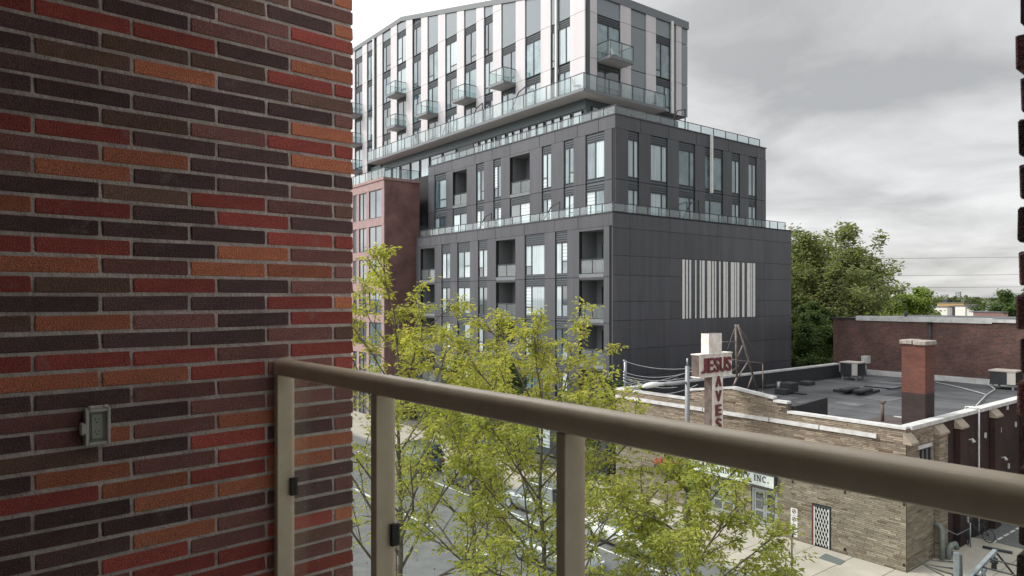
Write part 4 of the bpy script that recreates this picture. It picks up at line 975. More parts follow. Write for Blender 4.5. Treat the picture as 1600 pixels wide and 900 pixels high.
# ================================================================== STREET FURNITURE
# parking sign
_d = ray(1239, 838); ka = 26.4 / _d[0]; pb_ = _d[1] * ka
ps = thing('parking_sign', 'narrow stack of white no stopping signs on a grey post at the kerb', 'sign', (26.4, pb_, .13))
MB().tube([(26.4, pb_ + .05, .13), (26.4, pb_ + .05, at_a(26.4, 1237, 793)[1])], .035, 8).build('post', mat('green_grey_post', (.13, .15, .14), .5, .3), ps)
zA, zB, zC = at_a(26.4, 1242, 794)[1], at_a(26.4, 1242, 805.5)[1], at_a(26.4, 1243, 838)[1]
M_sgw = mat('sign_sheet', (.70, .69, .66), .5); M_sgr = mat('sign_ring', (.16, .04, .04), .5)
yl, yr_ = at_a(26.4, 1236.8)[0], at_a(26.4, 1247)[0]
for za_, zb2 in ((zA, zB + .02), (zB - .01, zC + (zB - zC) * .5), (zC + (zB - zC) * .48, zC)):
    MB().box(26.34, 26.36, yr_, yl, zb2, za_).build('sign_plate', M_sgw, ps)
ym = (yl + yr_) / 2; rr = (yl - yr_) * .32
for i, zc_ in enumerate(((zA + zB) / 2 + .03, zB - rr * 1.45)):
    g = MB(); n = 18
    for k in range(n):
        a0, a1 = 2 * math.pi * k / n, 2 * math.pi * (k + 1) / n
        g.prism([(26.338, ym + rr * math.cos(a0), zc_ + rr * math.sin(a0)), (26.338, ym + rr * math.cos(a1), zc_ + rr * math.sin(a1)), (26.338, ym + rr * .72 * math.cos(a1), zc_ + rr * .72 * math.sin(a1)), (26.338, ym + rr * .72 * math.cos(a0), zc_ + rr * .72 * math.sin(a0))], (-.004, 0, 0))
    g.bar((26.334, ym - rr * .6, zc_ + rr * .6), (26.334, ym + rr * .6, zc_ - rr * .6), .03, .006, up=(1, 0, 0)); g.build('prohibition_ring', M_sgr, ps)
    g = MB(); put_text(g, 'P' if i else 'S', rr * 1.1, .004, (26.336, ym, zc_), (0, -1, 0), (0, 0, 1)); g.build('letter', M_text, ps)
g = MB()
for i, (tx_, zz) in enumerate((('8AM', .14), ('TO', .28), ('6PM', .42), ('MON-FRI', .66))):
    pass
for q_ in range(5):
    zz = zC + (zB - zC) * (.09 + .115 * q_); g.box(26.333, 26.34, ym - rr * (1.0 - .2 * (q_ % 2)), ym + rr * (1.0 - .15 * (q_ % 3)), zz, zz + .035)
g.build('small_lettering', M_text, ps)
# street lamp with a cobra head over the road
lamp = thing('street_lamp', 'grey steel street lamp with a cobra head arm in front of the church left half', 'street lamp', (26.0, 20.3, .13))
lz = lambda x, y: at_b(20.3, x, y)
_, zlt = lz(1072, 572); la, _z = lz(1074, 600); lamp_a = la
BASE[lamp.name] = (la, 20.3, .13); lamp.location = (la, 20.3, .13)
MB().tube([(la, 20.3, .13), (la, 20.3, 5), (la, 20.3, zlt)], [.15, .12, .10], 10).build('pole', mat('dull_steel', (.20, .215, .225), .5, .4), lamp)
MB().tube([(la, 20.3, zlt), (la, 20.3, lz(1072, 560)[1])], .04, 6).build('finial', M_galv, lamp)
am, azm = lz(1071, 598); pts = [(la, 20.3, azm)]
for x, y in ((1050, 600.5), (1035, 599.5)): p = lz(x, y); pts.append((p[0], 20.3, p[1]))
MB().tube(pts, .055, 8).build('arm', M_galv, lamp)
h0 = lz(1036, 599.5); h1 = lz(1003, 606)
g = MB(); L_ = h1[0] - h0[0]
prof_l = [(0, .06), (.18, .13), (.5, .24), (.78, .2), (1, .04)]
for s in (1,):
    vs = []; fs = []
    for k, (t_, r_) in enumerate(prof_l):
        for j in range(10):
            an = 2 * math.pi * j / 10; vs.append((h0[0] + L_ * t_, 20.3 + math.cos(an) * r_, h0[1] + (h1[1] - h0[1]) * t_ + math.sin(an) * r_ * (.75 if math.sin(an) > 0 else .3)))
    for k in range(4):
        for j in range(10): fs.append((k * 10 + j, k * 10 + (j + 1) % 10, (k + 1) * 10 + (j + 1) % 10, (k + 1) * 10 + j))
    g.add(vs, fs, 0, True)
g.build('lamp_head', mat('pale_lamp_shell', (.55, .56, .56), .4), lamp)
# utility pole close below, bottom right
up = thing('utility_pole', 'grey utility pole top with a steel arm, just below the balcony at lower right', 'utility pole', (10.0, 3.56, .12))
_d = ray(1497.5, 866); k_ = 10.0 / _d[0]; uy, uz = _d[1] * k_, H + _d[2] * k_
BASE[up.name] = (10, uy, .12); up.location = (10, uy, .12)
M_wood = mat('grey_pole', (.11, .115, .105), .85, c2=(.11, .11, .10), nscale=3, stretch=(6, 6, .6), bump=.4)
MB().tube([(10, uy, .12), (10, uy, uz - .3), (10, uy, uz)], [.13, .05, .045], 10).build('pole', M_wood, up)
MB().box(9.93, 9.97, uy - .035, uy + .035, uz - .45, uz + .03).build('bracket', M_galv, up)
m0 = at_z(uz - .25, 1516, 902); m1 = at_z(uz - .1, 1555, 861); md = (Vector((m1[0], m1[1], uz - .1)) - Vector((m0[0], m0[1], uz - .25)))
P0, P1 = Vector((m0[0], m0[1], uz - .25)), Vector((m1[0], m1[1], uz - .1))
g = MB(); g.bar(P0 - md * .5, P1, .05, .05); g.bar(P0 - md * .5 + Vector((0, 0, -.16)), P0.lerp(P1, .6) + Vector((0, 0, -.1)), .04); g.bar((10, uy, uz - .5), P0 - md * .45, .05); g.build('crossarm', M_galv, up)
for k in (.15, .45, .95):
    p = P0.lerp(P1, k); g = MB(); g.tube([p, p - Vector((0, 0, .07)), p - Vector((0, 0, .08)), p - Vector((0, 0, .14)), p - Vector((0, 0, .15)), p - Vector((0, 0, .22))], [.015, .015, .045, .05, .03, .035], 8); g.build('insulator', M_memb2 if k > .9 else M_galv, up)
cw = mat('cable_black', (.02, .02, .02), .5)
def cable(p0, p1, sag, r=.012, nm='cable', par=up):
    p0, p1 = Vector(p0), Vector(p1); pts = [p0.lerp(p1, k / 12) + Vector((0, 0, -4 * sag * (k / 12) * (1 - k / 12))) for k in range(13)]
    return MB().tube(pts, r, 5).build(nm, cw, par)
for i in range(4):
    e = at_b(12.7, 1425 + i * 2, 868 + i * 6); cable((10, uy, uz - .1 - .09 * i), (e[0], 12.7, max(.6, e[1])), .05)
for i in range(3): cable(P0.lerp(P1, .1 + .3 * i), (14 + i * 2, -9, uz - .5 - i * .3), .3, .012)
cable((10, uy, uz - .25), (8.2, 7.5, uz - 3), .1); cable(P1, (16.5, 2.5, 3.5), .1, .014)
# bicycles, hand truck, bollard chain by the side wall
def bicycle(x0, y0, rz_, lab):
    t = thing('bicycle', lab, 'bicycle', (x0, y0, .13), group='bicycles by the church side wall')
    W = lambda u, v, zz: (x0 + u, y0 + v, .13 + zz)
    for u in (-.52, .52):
        g = MB(); pts = [W(u + .33 * math.cos(a), 0, .34 + .33 * math.sin(a)) for a in np.linspace(0, 2 * math.pi, 19)]; g.tube(pts, .02, 6, cap=False)
        for k in range(6): a = math.pi * k / 6; g.tube([W(u + .32 * math.cos(a), 0, .34 + .32 * math.sin(a)), W(u - .32 * math.cos(a), 0, .34 - .32 * math.sin(a))], .005, 4)
        g.build('wheel', M_memb2, t)
    g = MB()
    for p, q in (((-.52, .34), (-.1, .3)), ((-.52, .34), (-.2, .82)), ((-.1, .3), (-.24, .92)), ((-.2, .78), (.38, .82)), ((-.1, .3), (.4, .7)), ((.36, .98), (.52, .34))): g.tube([W(p[0], 0, p[1]), W(q[0], 0, q[1])], .022, 6)
    g.build('frame', M_dark, t); g = MB(); g.tube([W(.36, -.26, 1.0), W(.34, 0, 1.0), W(.36, .26, 1.0)], .016, 6); g.build('handlebar', M_galv, t)
    MB().bbox_box(x0 - .38, x0 - .12, y0 - .07, y0 + .07, .13 + .9, .13 + .96, .02).build('saddle', M_black, t)
    t.rotation_euler.z = rz_
q = at_z(.13, 1528, 842); bicycle(q[0], q[1], 1.2, 'dark bicycle on the right of the pair parked by the church side wall')
q = at_z(.13, 1512, 846); bicycle(q[0], q[1] + .1, .5, 'dark bicycle nearer the wall, left of the other one')
q = at_z(.13, 1484, 864)
ht = thing('hand_truck', 'folded dark hand truck leaning on the side wall by the vent pipes', 'hand truck', (q[0], q[1], .13))
g = MB(); X0, Y0 = q
for s in (-.2, .2): g.bar((X0 + s, Y0 + .1, .2), (X0 + s, Y0 + .35, 1.35), .04)
g.bar((X0 - .2, Y0 + .35, 1.35), (X0 + .2, Y0 + .35, 1.35), .04); g.bar((X0 - .2, Y0 + .2, .8), (X0 + .2, Y0 + .2, .8), .03); g.build('frame', M_dark, ht)
for s in (-.26, .26): MB().tube([(X0 + s - .03, Y0 + .12, .27), (X0 + s + .03, Y0 + .12, .27)], .14, 12).build('wheel', M_black, ht)
MB().box(X0 - .2, X0 + .2, Y0 - .2, Y0 + .08, .14, .17).build('toe_plate', M_galv, ht)
q0 = at_z(.13, 1516, 855); q1 = at_z(.13, 1582, 866)
for q, lab in ((q0, 'thin steel post at the edge of the concrete apron, nearer the wall'),):
    t = thing('guard_post', lab, 'post', (q[0], q[1], .13)); MB().tube([(q[0], q[1], .13), (q[0], q[1], 1.25)], .035, 8).build('post', M_galv, t); 
    g = MB(); e = at_b(12.7, 1474, 842); g.tube([(q[0], q[1], 1.0), (q[0] * .5 + e[0] * .5, (q[1] + 12.7) / 2, .85), (e[0], 12.7, 1.3)], .02, 5); g.build('chain', M_galv, t)
tag(MB().tube([(q0[0] + .3, q0[1] - .4, .2), (q1[0], q1[1], .2)], .06, 8).build('steel_bar', M_dark, base=(q0[0], q0[1], .13)), 'dark steel bar lying on the edge of the concrete apron', 'bar')
# ================================================================== TREES
M_bark = mat('grey_bark', (.085, .068, .055), .9, c2=(.15, .13, .11), nscale=6, bump=.5, bscale=30)
M_bark2 = mat('dark_bark', (.035, .030, .026), .9, c2=(.06, .05, .045), nscale=6)
L_spring = leafmat('spring_leaf', (.47, .46, .12), (.19, .235, .045), .5)
L_green = leafmat('mid_green_leaf', (.085, .13, .035), (.045, .08, .022), .3)
L_light = leafmat('light_green_leaf', (.20, .26, .05), (.12, .18, .035), .35)
def leaf_mesh(pts, nl, size, aspect, droop, spread, rng, up=.0):
    """nl leaflets round every cluster point: bent diamonds that hang outwards"""
    pts = np.asarray(pts); n = len(pts) * nl
    c = np.repeat(pts, nl, axis=0); th = rng.uniform(0, 2 * np.pi, n)
    d = np.stack([np.cos(th), np.sin(th), rng.uniform(-droop - .5, -droop + .7, n) + up], 1); d /= np.linalg.norm(d, axis=1)[:, None]
    c = c + d * (rng.uniform(0, spread, n))[:, None] + rng.normal(0, spread * .25, (n, 3))
    r = rng.normal(0, 1, (n, 3)); s = np.cross(d, r); s /= np.linalg.norm(s, axis=1)[:, None]
    L = size * rng.uniform(.65, 1.2, n)[:, None]; W = L * aspect
    nn = np.cross(d, s)
    v = np.empty((n, 4, 3)); v[:, 0] = c; v[:, 1] = c + d * L * .5 + s * W * .5 + nn * L * .05; v[:, 2] = c + d * L - nn * L * .12; v[:, 3] = c + d * L * .5 - s * W * .5 + nn * L * .05
    f = np.arange(n * 4).reshape(n, 4)
    return v.reshape(-1, 3), f
def mesh_np(name, v, f, m, parent):
    b = np.array(BASE.get(parent.name, (0, 0, 0)))
    me = bpy.data.meshes.new(name); me.from_pydata((v - b).tolist(), [], f.tolist()); me.materials.append(m)
    o = bpy.data.objects.new(name, me); COL.objects.link(o); o.parent = parent; return o
def make_tree(base, height, rad, z_first, seed, lab, leafm, bark, nlimb=9, nsub=6, ntwig=6, ncl=4, nl=7, lsize=.11, aspect=.36, droop=.5, spread=.12, trunk_r=.11,
              group=None, cat='tree', lean=(0, 0), name='street_tree', rise=.75, ecc=1.0, bseg=True):
    rng = np.random.default_rng(seed); t = thing(name, lab, cat, base, group=group); B = np.array(base, float)
    wood = MB(); cl = []
    top = B + np.array([lean[0], lean[1], height * .93])
    def path(p, d, L, r0, r1, k, wob, upw):
        pts = [p]; rr = [r0]
        for i in range(k):
            d = d + rng.normal(0, wob, 3) + np.array([0, 0, upw]); d = d / np.linalg.norm(d); p = p + d * L / k; pts.append(p); rr.append(r0 + (r1 - r0) * (i + 1) / k)
        return pts, rr, d
    tp = [B + (top - B) * k / 8 + np.append(rng.normal(0, .05 * height / 10 * (0 < k), 2), 0) for k in range(9)]
    trr = [trunk_r * (1 - .9 * k / 8) + (.05 if k == 0 else 0) for k in range(9)]
    wood.tube(tp, trr, 8)
    def on_trunk(zf):
        k = zf * 8; i = min(int(k), 7); return tp[i] + (tp[i + 1] - tp[i]) * (k - i), trunk_r * (1 - .9 * zf)
    phase = rng.uniform(0, 6.28)
    for i in range(nlimb):
        zf = (z_first + (height * .88 - z_first) * (i / (nlimb - 1)) ** 1.1) / (height * .93); zf = min(zf, .97)
        p, r = on_trunk(zf); az = phase + i * 2.4 + rng.uniform(-.3, .3)
        h_rel = (zf * height * .93 - z_first) / (height - z_first)
        reach = rad * (1.0 - .62 * h_rel ** 1.4) * rng.uniform(.8, 1.15)
        d = np.array([math.cos(az), math.sin(az) * ecc, rise + h_rel * .9]); d /= np.linalg.norm(d); L = reach * 1.25
        lp, lr, _ = path(p, d, L, max(.018, r * .55), .012, 7, .09, .03); wood.tube(lp, lr, 6)
        for j in range(nsub):
            q = .25 + .75 * (j + rng.uniform(0, .7)) / nsub; k = min(q, .999) * 7; a = int(k); sp = lp[a] + (lp[a + 1] - lp[a]) * (k - a)
            ld = lp[a + 1] - lp[a]; ld = ld / np.linalg.norm(ld)
            sd = ld * .7 + rng.normal(0, .75, 3) * np.array([1, 1, .6]) + np.array([0, 0, .22]); sd /= np.linalg.norm(sd)
            sL = L * rng.uniform(.30, .5) * (1.15 - .5 * q); spth, srr, _ = path(sp, sd, sL, max(.012, lr[a] * .6), .006, 5, .14, .04); wood.tube(spth, srr, 5, cap=False)
            for m_ in range(ntwig):
                q2 = .2 + .8 * (m_ + rng.uniform(0, .9)) / ntwig; k2 = min(q2, .999) * 5; a2 = int(k2); tpnt = spth[a2] + (spth[a2 + 1] - spth[a2]) * (k2 - a2)
                sd2 = spth[a2 + 1] - spth[a2]; sd2 = sd2 / np.linalg.norm(sd2)
                td = sd2 * .6 + rng.normal(0, .7, 3) + np.array([0, 0, .15]); td /= np.linalg.norm(td)
                tL = sL * rng.uniform(.25, .5); tw, tr2, _ = path(tpnt, td, tL, .006 * max(1, height / 14), .003 * max(1, height / 14), 3, .2, .02); wood.tube(tw, tr2, 3, cap=False)
                for c in range(ncl):
                    q3 = (c + 1) / ncl * 2.999; a3 = int(q3); cl.append(tw[a3] + (tw[a3 + 1] - tw[a3]) * (q3 - a3) + rng.normal(0, .03, 3))
            cl.append(spth[-1])
        cl.append(lp[-1])
    wood.build('trunk', bark, t)
    v, f = leaf_mesh(cl, nl, lsize, aspect, droop, spread, rng); mesh_np('crown', v, f, leafm, t)
    return t
def cw_(X_, Y_): return (CS * X_ + SN * Y_, -SN * X_ + CS * Y_)     # distances right of / ahead of the camera
def tree_at(x, Yd, **k):
    a, b = cw_((x - 800) / F * Yd, Yd); return (a, b, k.get('z', .12))
G1 = 'spring leaved street trees below the balcony'
make_tree(tree_at(620, 16.2), 11.7, 3.3, 4.2, 11, 'tall thin limbed street tree in yellow green spring leaf beside the red brick wall edge', L_spring, M_bark, nlimb=19, nsub=6, ntwig=5, ncl=4, nl=5, lsize=.125, spread=.09, group=G1, rise=.75)
make_tree(tree_at(848, 14.6), 10.4, 2.95, 4.2, 23, 'spreading yellow green street tree in front of the charcoal building, behind the middle rail post', L_spring, M_bark, nlimb=22, nsub=7, ntwig=5, ncl=4, nl=6, lsize=.12, spread=.10, group=G1, rise=.5)
make_tree(tree_at(1076, 12.2), 8.3, 2.3, 3.2, 35, 'lower street tree whose leaves hang before the church sign', L_spring, M_bark, nlimb=16, nsub=7, ntwig=5, ncl=4, nl=7, lsize=.115, spread=.09, group=G1, rise=.55, trunk_r=.09)
make_tree(tree_at(740, 19.5), 9.9, 2.6, 3.5, 47, 'low bushy street tree filling the space between the two taller ones', L_spring, M_bark, nlimb=14, nsub=6, ntwig=5, ncl=4, nl=6, lsize=.12, group=G1, rise=.6)
# darker trees by the podium
for i, (x, Yd, hgt, lab) in enumerate(((948, 46, 6.4, 'small dark green tree between the church and the charcoal podium'), (862, 50, 6.2, 'dark green tree at the foot of the podium, second from the church'), (770, 57, 6.6, 'dark green tree at the foot of the podium, third from the church'))):
    a, b = 29.0 + .3 * i, 31.2 + i * 7.0
    if i == 0: a, b = 31.2, 30.6
    make_tree((a, b, .1), hgt, 2.3 if i else 1.5, 1.6, 60 + i, lab, L_green, M_bark2, nlimb=11, nsub=5, ntwig=4, ncl=3, nl=8, lsize=.2, aspect=.5, spread=.3, group='dark trees by the podium', name='podium_tree')
# the big tree behind the church
L_big = leafmat('dull_green_leaf', (.27, .30, .14), (.09, .125, .055), .45)
make_tree(tree_at(1292, 82, z=0), 14.6, 9.6, 2.2, 5, 'huge old green tree rising behind the church, right of the charcoal building', L_big, M_bark2, nlimb=30, nsub=9, ntwig=6, ncl=4, nl=7, lsize=.42, aspect=.5, droop=.1, spread=.55, trunk_r=.5, name='large_tree', rise=.55)
make_tree(tree_at(1255, 92, z=0), 17, 7, 2.0, 6, 'dense dark tree behind the large old one, by the charcoal wall', L_green, M_bark2, nlimb=18, nsub=7, ntwig=5, ncl=4, nl=8, lsize=.5, aspect=.55, spread=.7, trunk_r=.35, name='dark_tree', rise=.5)
make_tree(tree_at(1420, 98, z=0), 11.0, 5.2, 2.0, 8, 'rounded light green tree behind the left part of the brick building roof', L_light, M_bark2, nlimb=15, nsub=6, ntwig=5, ncl=4, nl=8, lsize=.42, aspect=.55, spread=.55, trunk_r=.2, name='light_green_tree', rise=.5)
make_tree(tree_at(1596, 120, z=0), 11.2, 6.0, 2.0, 9, 'dark tree at the right end of the skyline beyond the brick building', L_green, M_bark2, nlimb=15, nsub=6, ntwig=5, ncl=4, nl=8, lsize=.5, aspect=.55, spread=.65, trunk_r=.25, name='dark_tree', rise=.5)

for i, (x, Yd, hh_, lab) in enumerate(((1252, 66, 8.5, 'dense green shrub tree at the foot of the charcoal wall behind the church'), (1283, 70, 9.2, 'dense green shrub tree left of the brick building corner'), (1268, 76, 10.5, 'taller dark shrub tree between the two others behind the church'))):
    make_tree(tree_at(x, Yd, z=0), hh_, 3.0, .8, 80 + i, lab, L_green, M_bark2, nlimb=14, nsub=6, ntwig=5, ncl=3, nl=8, lsize=.3, aspect=.5, spread=.4, group='shrubby trees behind the church', name='shrub_tree', rise=.5)
# ================================================================== FAR CITY
rng = np.random.default_rng(99)
cs = []
for k in range(900):
    x = rng.uniform(1180, 1700) if k < 700 else rng.uniform(-200, 1700); Yd = rng.uniform(190, 1000); a, b = cw_((x - 800) / F * Yd, Yd); r = rng.uniform(3, 6); hgt = rng.uniform(6.5, 10.8) + Yd * .0012
    q = rng.normal(0, 1, (46, 3)); q /= np.linalg.norm(q, axis=1)[:, None]; q *= rng.uniform(.75, 1.0, (46, 1)); cs.append(np.array([a, b, hgt - r * .7]) + q * np.array([r, r, r * .7]))
cs = np.concatenate(cs); v, f = leaf_mesh(cs, 1, 2.6, .8, 0, .5, rng)
me = bpy.data.meshes.new('far_trees'); me.from_pydata(v.tolist(), [], f.tolist()); me.materials.append(leafmat('far_foliage', (.10, .125, .05), (.05, .07, .035), .2)); o = bpy.data.objects.new('far_trees', me); COL.objects.link(o)
o['kind'] = 'stuff'; o['label'] = 'distant belt of tree tops along the horizon'
def bld(x0, x1, ytop, Yd, depth, col, lab, name='distant_building', cat='building', rough=.8, group=None, zbase=0, win=True):
    a0, b0 = cw_((x0 - 800) / F * Yd, Yd); a1, b1 = cw_((x1 - 800) / F * Yd, Yd); zt = H + (465 - ytop) / F * Yd
    # facing the street grid: a block whose street-side corner stands on the sight line
    bm_, am_ = (b0 + b1) / 2, (a0 + a1) / 2; wd = abs(x1 - x0) / F * Yd
    w2 = wd / (CS + SN * depth); t = thing(name, lab, cat, (am_, bm_, zbase), group=group)
    A0, A1, B0, B1 = am_ - w2 * depth / 2, am_ + w2 * depth / 2, bm_ - w2 / 2, bm_ + w2 / 2
    MB().box(A0, A1, B0, B1, zbase, zt).build('wall', mat('plaster_%d_%d_%d' % tuple(int(c * 100) for c in col), col, rough), t)
    MB().box(A0 - .1, A1 + .1, B0 - .1, B1 + .1, zt, zt + max(.2, wd * .02)).build('roof', mat('far_roof', (.12, .12, .13), .8), t)
    if win:
        n = max(2, int((zt - 5) / 4)); m = max(2, int(w2 / 4)); fm = mat('far_window', (.10, .13, .15), .3)
        for i in range(n):
            for j in range(m):
                zz = zt - (i + .8) * (zt - 4) / n; yy = B0 + (j + .25) * w2 / m
                if i * m + j < 40: MB().box(A0 - .06, A0 - .01, yy, yy + w2 / m * .5, zz, zz + (zt - 4) / n * .45).build('window', fm, t)
    return t, A0, A1, B0, B1, zt
bld(1493, 1501.5, 456, 1500, .9, (.30, .33, .34), 'single pale tower block standing on the far skyline')  # far skyline: haze is mixed into these grey-green wall colours
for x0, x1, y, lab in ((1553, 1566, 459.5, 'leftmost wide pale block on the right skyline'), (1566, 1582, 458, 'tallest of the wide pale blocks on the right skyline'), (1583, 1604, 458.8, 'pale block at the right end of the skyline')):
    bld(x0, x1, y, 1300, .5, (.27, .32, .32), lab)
for x0, x1, y, lab in ((1454, 1466, 461.5, 'hazy low block on the skyline just right of the big tree'), (1470, 1481, 460.5, 'second hazy block on the skyline from the big tree')): bld(x0, x1, y, 1500, .6, (.33, .36, .36), lab)  # haze put into the wall colour here too
Y_ = 150
bld(1456, 1486, 480, 150, .8, (.62, .60, .56), 'white flat roofed house, leftmost of the three beyond the brick building', 'white_house', win=False)
bld(1493.5, 1511.5, 478.5, 146, .8, (.66, .64, .60), 'tall white box house in the middle of the three beyond the brick building', 'white_house', win=False)
bld(1512, 1527, 482, 140, .8, (.62, .61, .58), 'lowest white house, right of the three beyond the brick building', 'white_house', win=False)
bld(1485, 1494, 479, 158, .8, (.03, .035, .04), 'narrow dark block filling the gap between the white houses', 'dark_gap_block', win=False)  # added block, near-black to stand for the dark gap between houses
bld(1452, 1486, 468.5, 230, .7, (.05, .055, .065), 'dark flat roofed block behind the white houses', 'dark_building')
bld(1468, 1509, 473.5, 200, .5, (.36, .24, .10), 'tan fronted low building behind the white houses', 'tan_building', win=False)
bld(1511, 1526, 477, 190, .5, (.06, .06, .065), 'small dark shed roof right of the tan building', 'dark_building', win=False)
def gable_house(x0, x1, yb, yt, Yd, wall, roof, lab):
    a, b = cw_(((x0 + x1) / 2 - 800) / F * Yd, Yd); wd = (x1 - x0) / F * Yd; ze = H + (465 - yb) / F * Yd; zt = H + (465 - yt) / F * Yd
    t = thing('gabled_house', lab, 'house', (a, b, 0)); h = wd * .45
    g = MB(); g.box(a, a + 8, b - h, b + h, 0, ze); g.prism([(a, b - h, ze), (a, b + h, ze), (a, b, zt)], (.2, 0, 0)); g.build('wall', wall, t)
    g = MB(); g.add([(a - .3, b - h - .3, ze - .1), (a + 8, b - h - .3, ze - .1), (a + 8, b, zt + .15), (a - .3, b, zt + .15), (a - .3, b + h + .3, ze - .1), (a + 8, b + h + .3, ze - .1)], [(0, 1, 2, 3), (3, 2, 5, 4)]); g.build('roof', roof, t)
    MB().box(a - .08, a - .02, b - .5, b + .5, ze - .6, ze + .6).build('window', MATS['far_window'], t)
Mw = mat('gable_white', (.60, .62, .62), .7); Mrf = mat('slate_roof', (.08, .085, .09), .8)
gable_house(1539, 1552, 484, 475, 170, Mw, Mrf, 'left one of the twin white gabled houses on the skyline'); gable_house(1554, 1567, 484, 475, 172, Mw, Mrf, 'right one of the twin white gabled houses on the skyline')
bld(1526, 1577, 488, 120, .5, (.22, .13, .12), 'long low building with a dusty red roof right of the white houses', 'red_roofed_building', win=False)
# overhead lines far off
pl = thing('power_line', 'three thin overhead power lines crossing the sky on the right', 'power line', (*cw_(-30, 150), 20))
for y0, y1, x1 in ((425.5, 424.5, 1640), (443.5, 444, 1640), (402, 396, 1640)):
    A_ = cw_(-80, 170); Bq = cw_(180, 170); z0_ = H + (465 - y0 - 4) / F * 170; z1_ = H + (465 - y1) / F * 170
    p0, p1 = Vector((*A_, z0_)), Vector((*Bq, z1_)); pts = [p0.lerp(p1, k / 16) + Vector((0, 0, -3.2 * (k / 16) * (1 - k / 16))) for k in range(17)]
    MB().tube(pts, .035, 4).build('cable', cw, pl)

# ================================================================== PARKED CARS
def make_car(lab, paint, x, y, rz, grp='cars parked along the street', kind=0, zb=0.):
    t = thing('parked_car', lab, 'car', (0, 0, 0), group=grp)
    L = 4.5
    st = [(-2.25, .72, .42, .62), (-2.15, .84, .26, .80), (-1.6, .89, .22, .92), (-.6, .9, .2, .93), (.6, .9, .2, .92), (1.3, .89, .2, .86), (1.9, .86, .22, .76), (2.2, .78, .28, .66), (2.3, .66, .4, .56)]
    vs = []; fs = []; ring = lambda y_, w_, lo, hi: [(-w_ * .9, y_, lo), (-w_, y_, lo + (hi - lo) * .35), (-w_, y_, lo + (hi - lo) * .75), (-w_ * .93, y_, hi), (-w_ * .5, y_, hi + .05), (w_ * .5, y_, hi + .05), (w_ * .93, y_, hi), (w_, y_, lo + (hi - lo) * .75), (w_, y_, lo + (hi - lo) * .35), (w_ * .9, y_, lo)]
    for s_ in st: vs += ring(*s_)
    n = 10
    for i in range(len(st) - 1):
        for j in range(n): fs.append((i * n + j, (i + 1) * n + j, (i + 1) * n + (j + 1) % n, i * n + (j + 1) % n))
    fs += [tuple(range(n)), tuple(range((len(st) - 1) * n, len(st) * n))[::-1]]
    MB().add(vs, fs, 0, True).build('body', paint, t)
    hgt = 1.45 if kind == 0 else 1.7; r0, r1 = (-1.9, 1.0) if kind == 0 else (-2.1, 1.0); t0, t1 = (-1.25, .25) if kind == 0 else (-1.85, .3)
    g = MB(); base_ = [(-.8, r0, .93), (.8, r0, .93), (.82, r1, .9), (-.82, r1, .9)]; tp_ = [(-.62, t0, hgt - .04), (.62, t0, hgt - .04), (.62, t1, hgt - .04), (-.62, t1, hgt - .04)]
    g.add(base_ + tp_, [(0, 1, 5, 4), (1, 2, 6, 5), (2, 3, 7, 6), (3, 0, 4, 7)]); g.build('window', G_dark, t)
    g = MB(); g.bbox_box(-.66, .66, t0 - .05, t1 + .05, hgt - .05, hgt + .02, .03)
    for sx in (-1, 1):
        for (yb, yt_) in ((r0, t0), (r1, t1), ((r0 + r1) / 2, (t0 + t1) / 2)): g.bar((sx * .82, yb, .92), (sx * .64, yt_, hgt - .03), .06, .05)
    g.build('roof', paint, t)
    for sx in (-1, 1):
        for yy in (-1.4, 1.42):
            w_ = MB(); w_.tube([(sx * .72, yy, .33), (sx * .92, yy, .33)], .33, 16); wo = w_.build('wheel', M_black, t); r_ = MB(); r_.tube([(sx * .915, yy, .33), (sx * .93, yy, .33)], .2, 12); r_.build('rim', M_grey, wo)
        MB().bbox_box(sx * .5 - .16, sx * .5 + .16, 2.14, 2.27, .56, .68, .02).build('headlight', M_white, t)
        MB().bbox_box(sx * .62 - .14, sx * .62 + .14, -2.27, -2.15, .64, .78, .02).build('taillight', mat('tail_red', (.25, .01, .01), .3), t)
        MB().bbox_box(sx * .98 - .08, sx * .98 + .08, .62, .72, .9, 1.02, .02).build('wing_mirror', paint, t)
    t.location = (x, y, zb); t.rotation_euler.z = rz
    return t
P_w = mat('white_car_paint', (.72, .72, .72), .25, coat=.8); P_s = mat('silver_car_paint', (.36, .38, .39), .3, .5, coat=.8); P_k = mat('black_car_paint', (.02, .022, .025), .25, coat=.9); P_b = mat('blue_grey_car_paint', (.10, .13, .17), .3, .3, coat=.8)
q = at_z(.7, 1000, 818)
make_car('white car parked along the church kerb, half hidden by leaves', P_w, 24.1, q[1], 0)
make_car('silver car parked behind the white one along the far kerb', P_s, 24.1, q[1] + 6.2, 0, kind=1)
make_car('black car third in the far kerb row from the church', P_k, 24.1, q[1] + 12.6, 0)
make_car('blue grey car fourth in the far kerb row from the church', P_b, 24.1, q[1] + 19.0, 0, kind=1)
q = at_z(.5, 872, 862)
make_car('silver car in the near traffic lane below the middle rail post', P_s, 19.9, at_a(20, 872, 860)[0], math.pi, kind=1)
make_car('black car on the near side of the street at far left', P_k, 13.0, 44.0, math.pi)
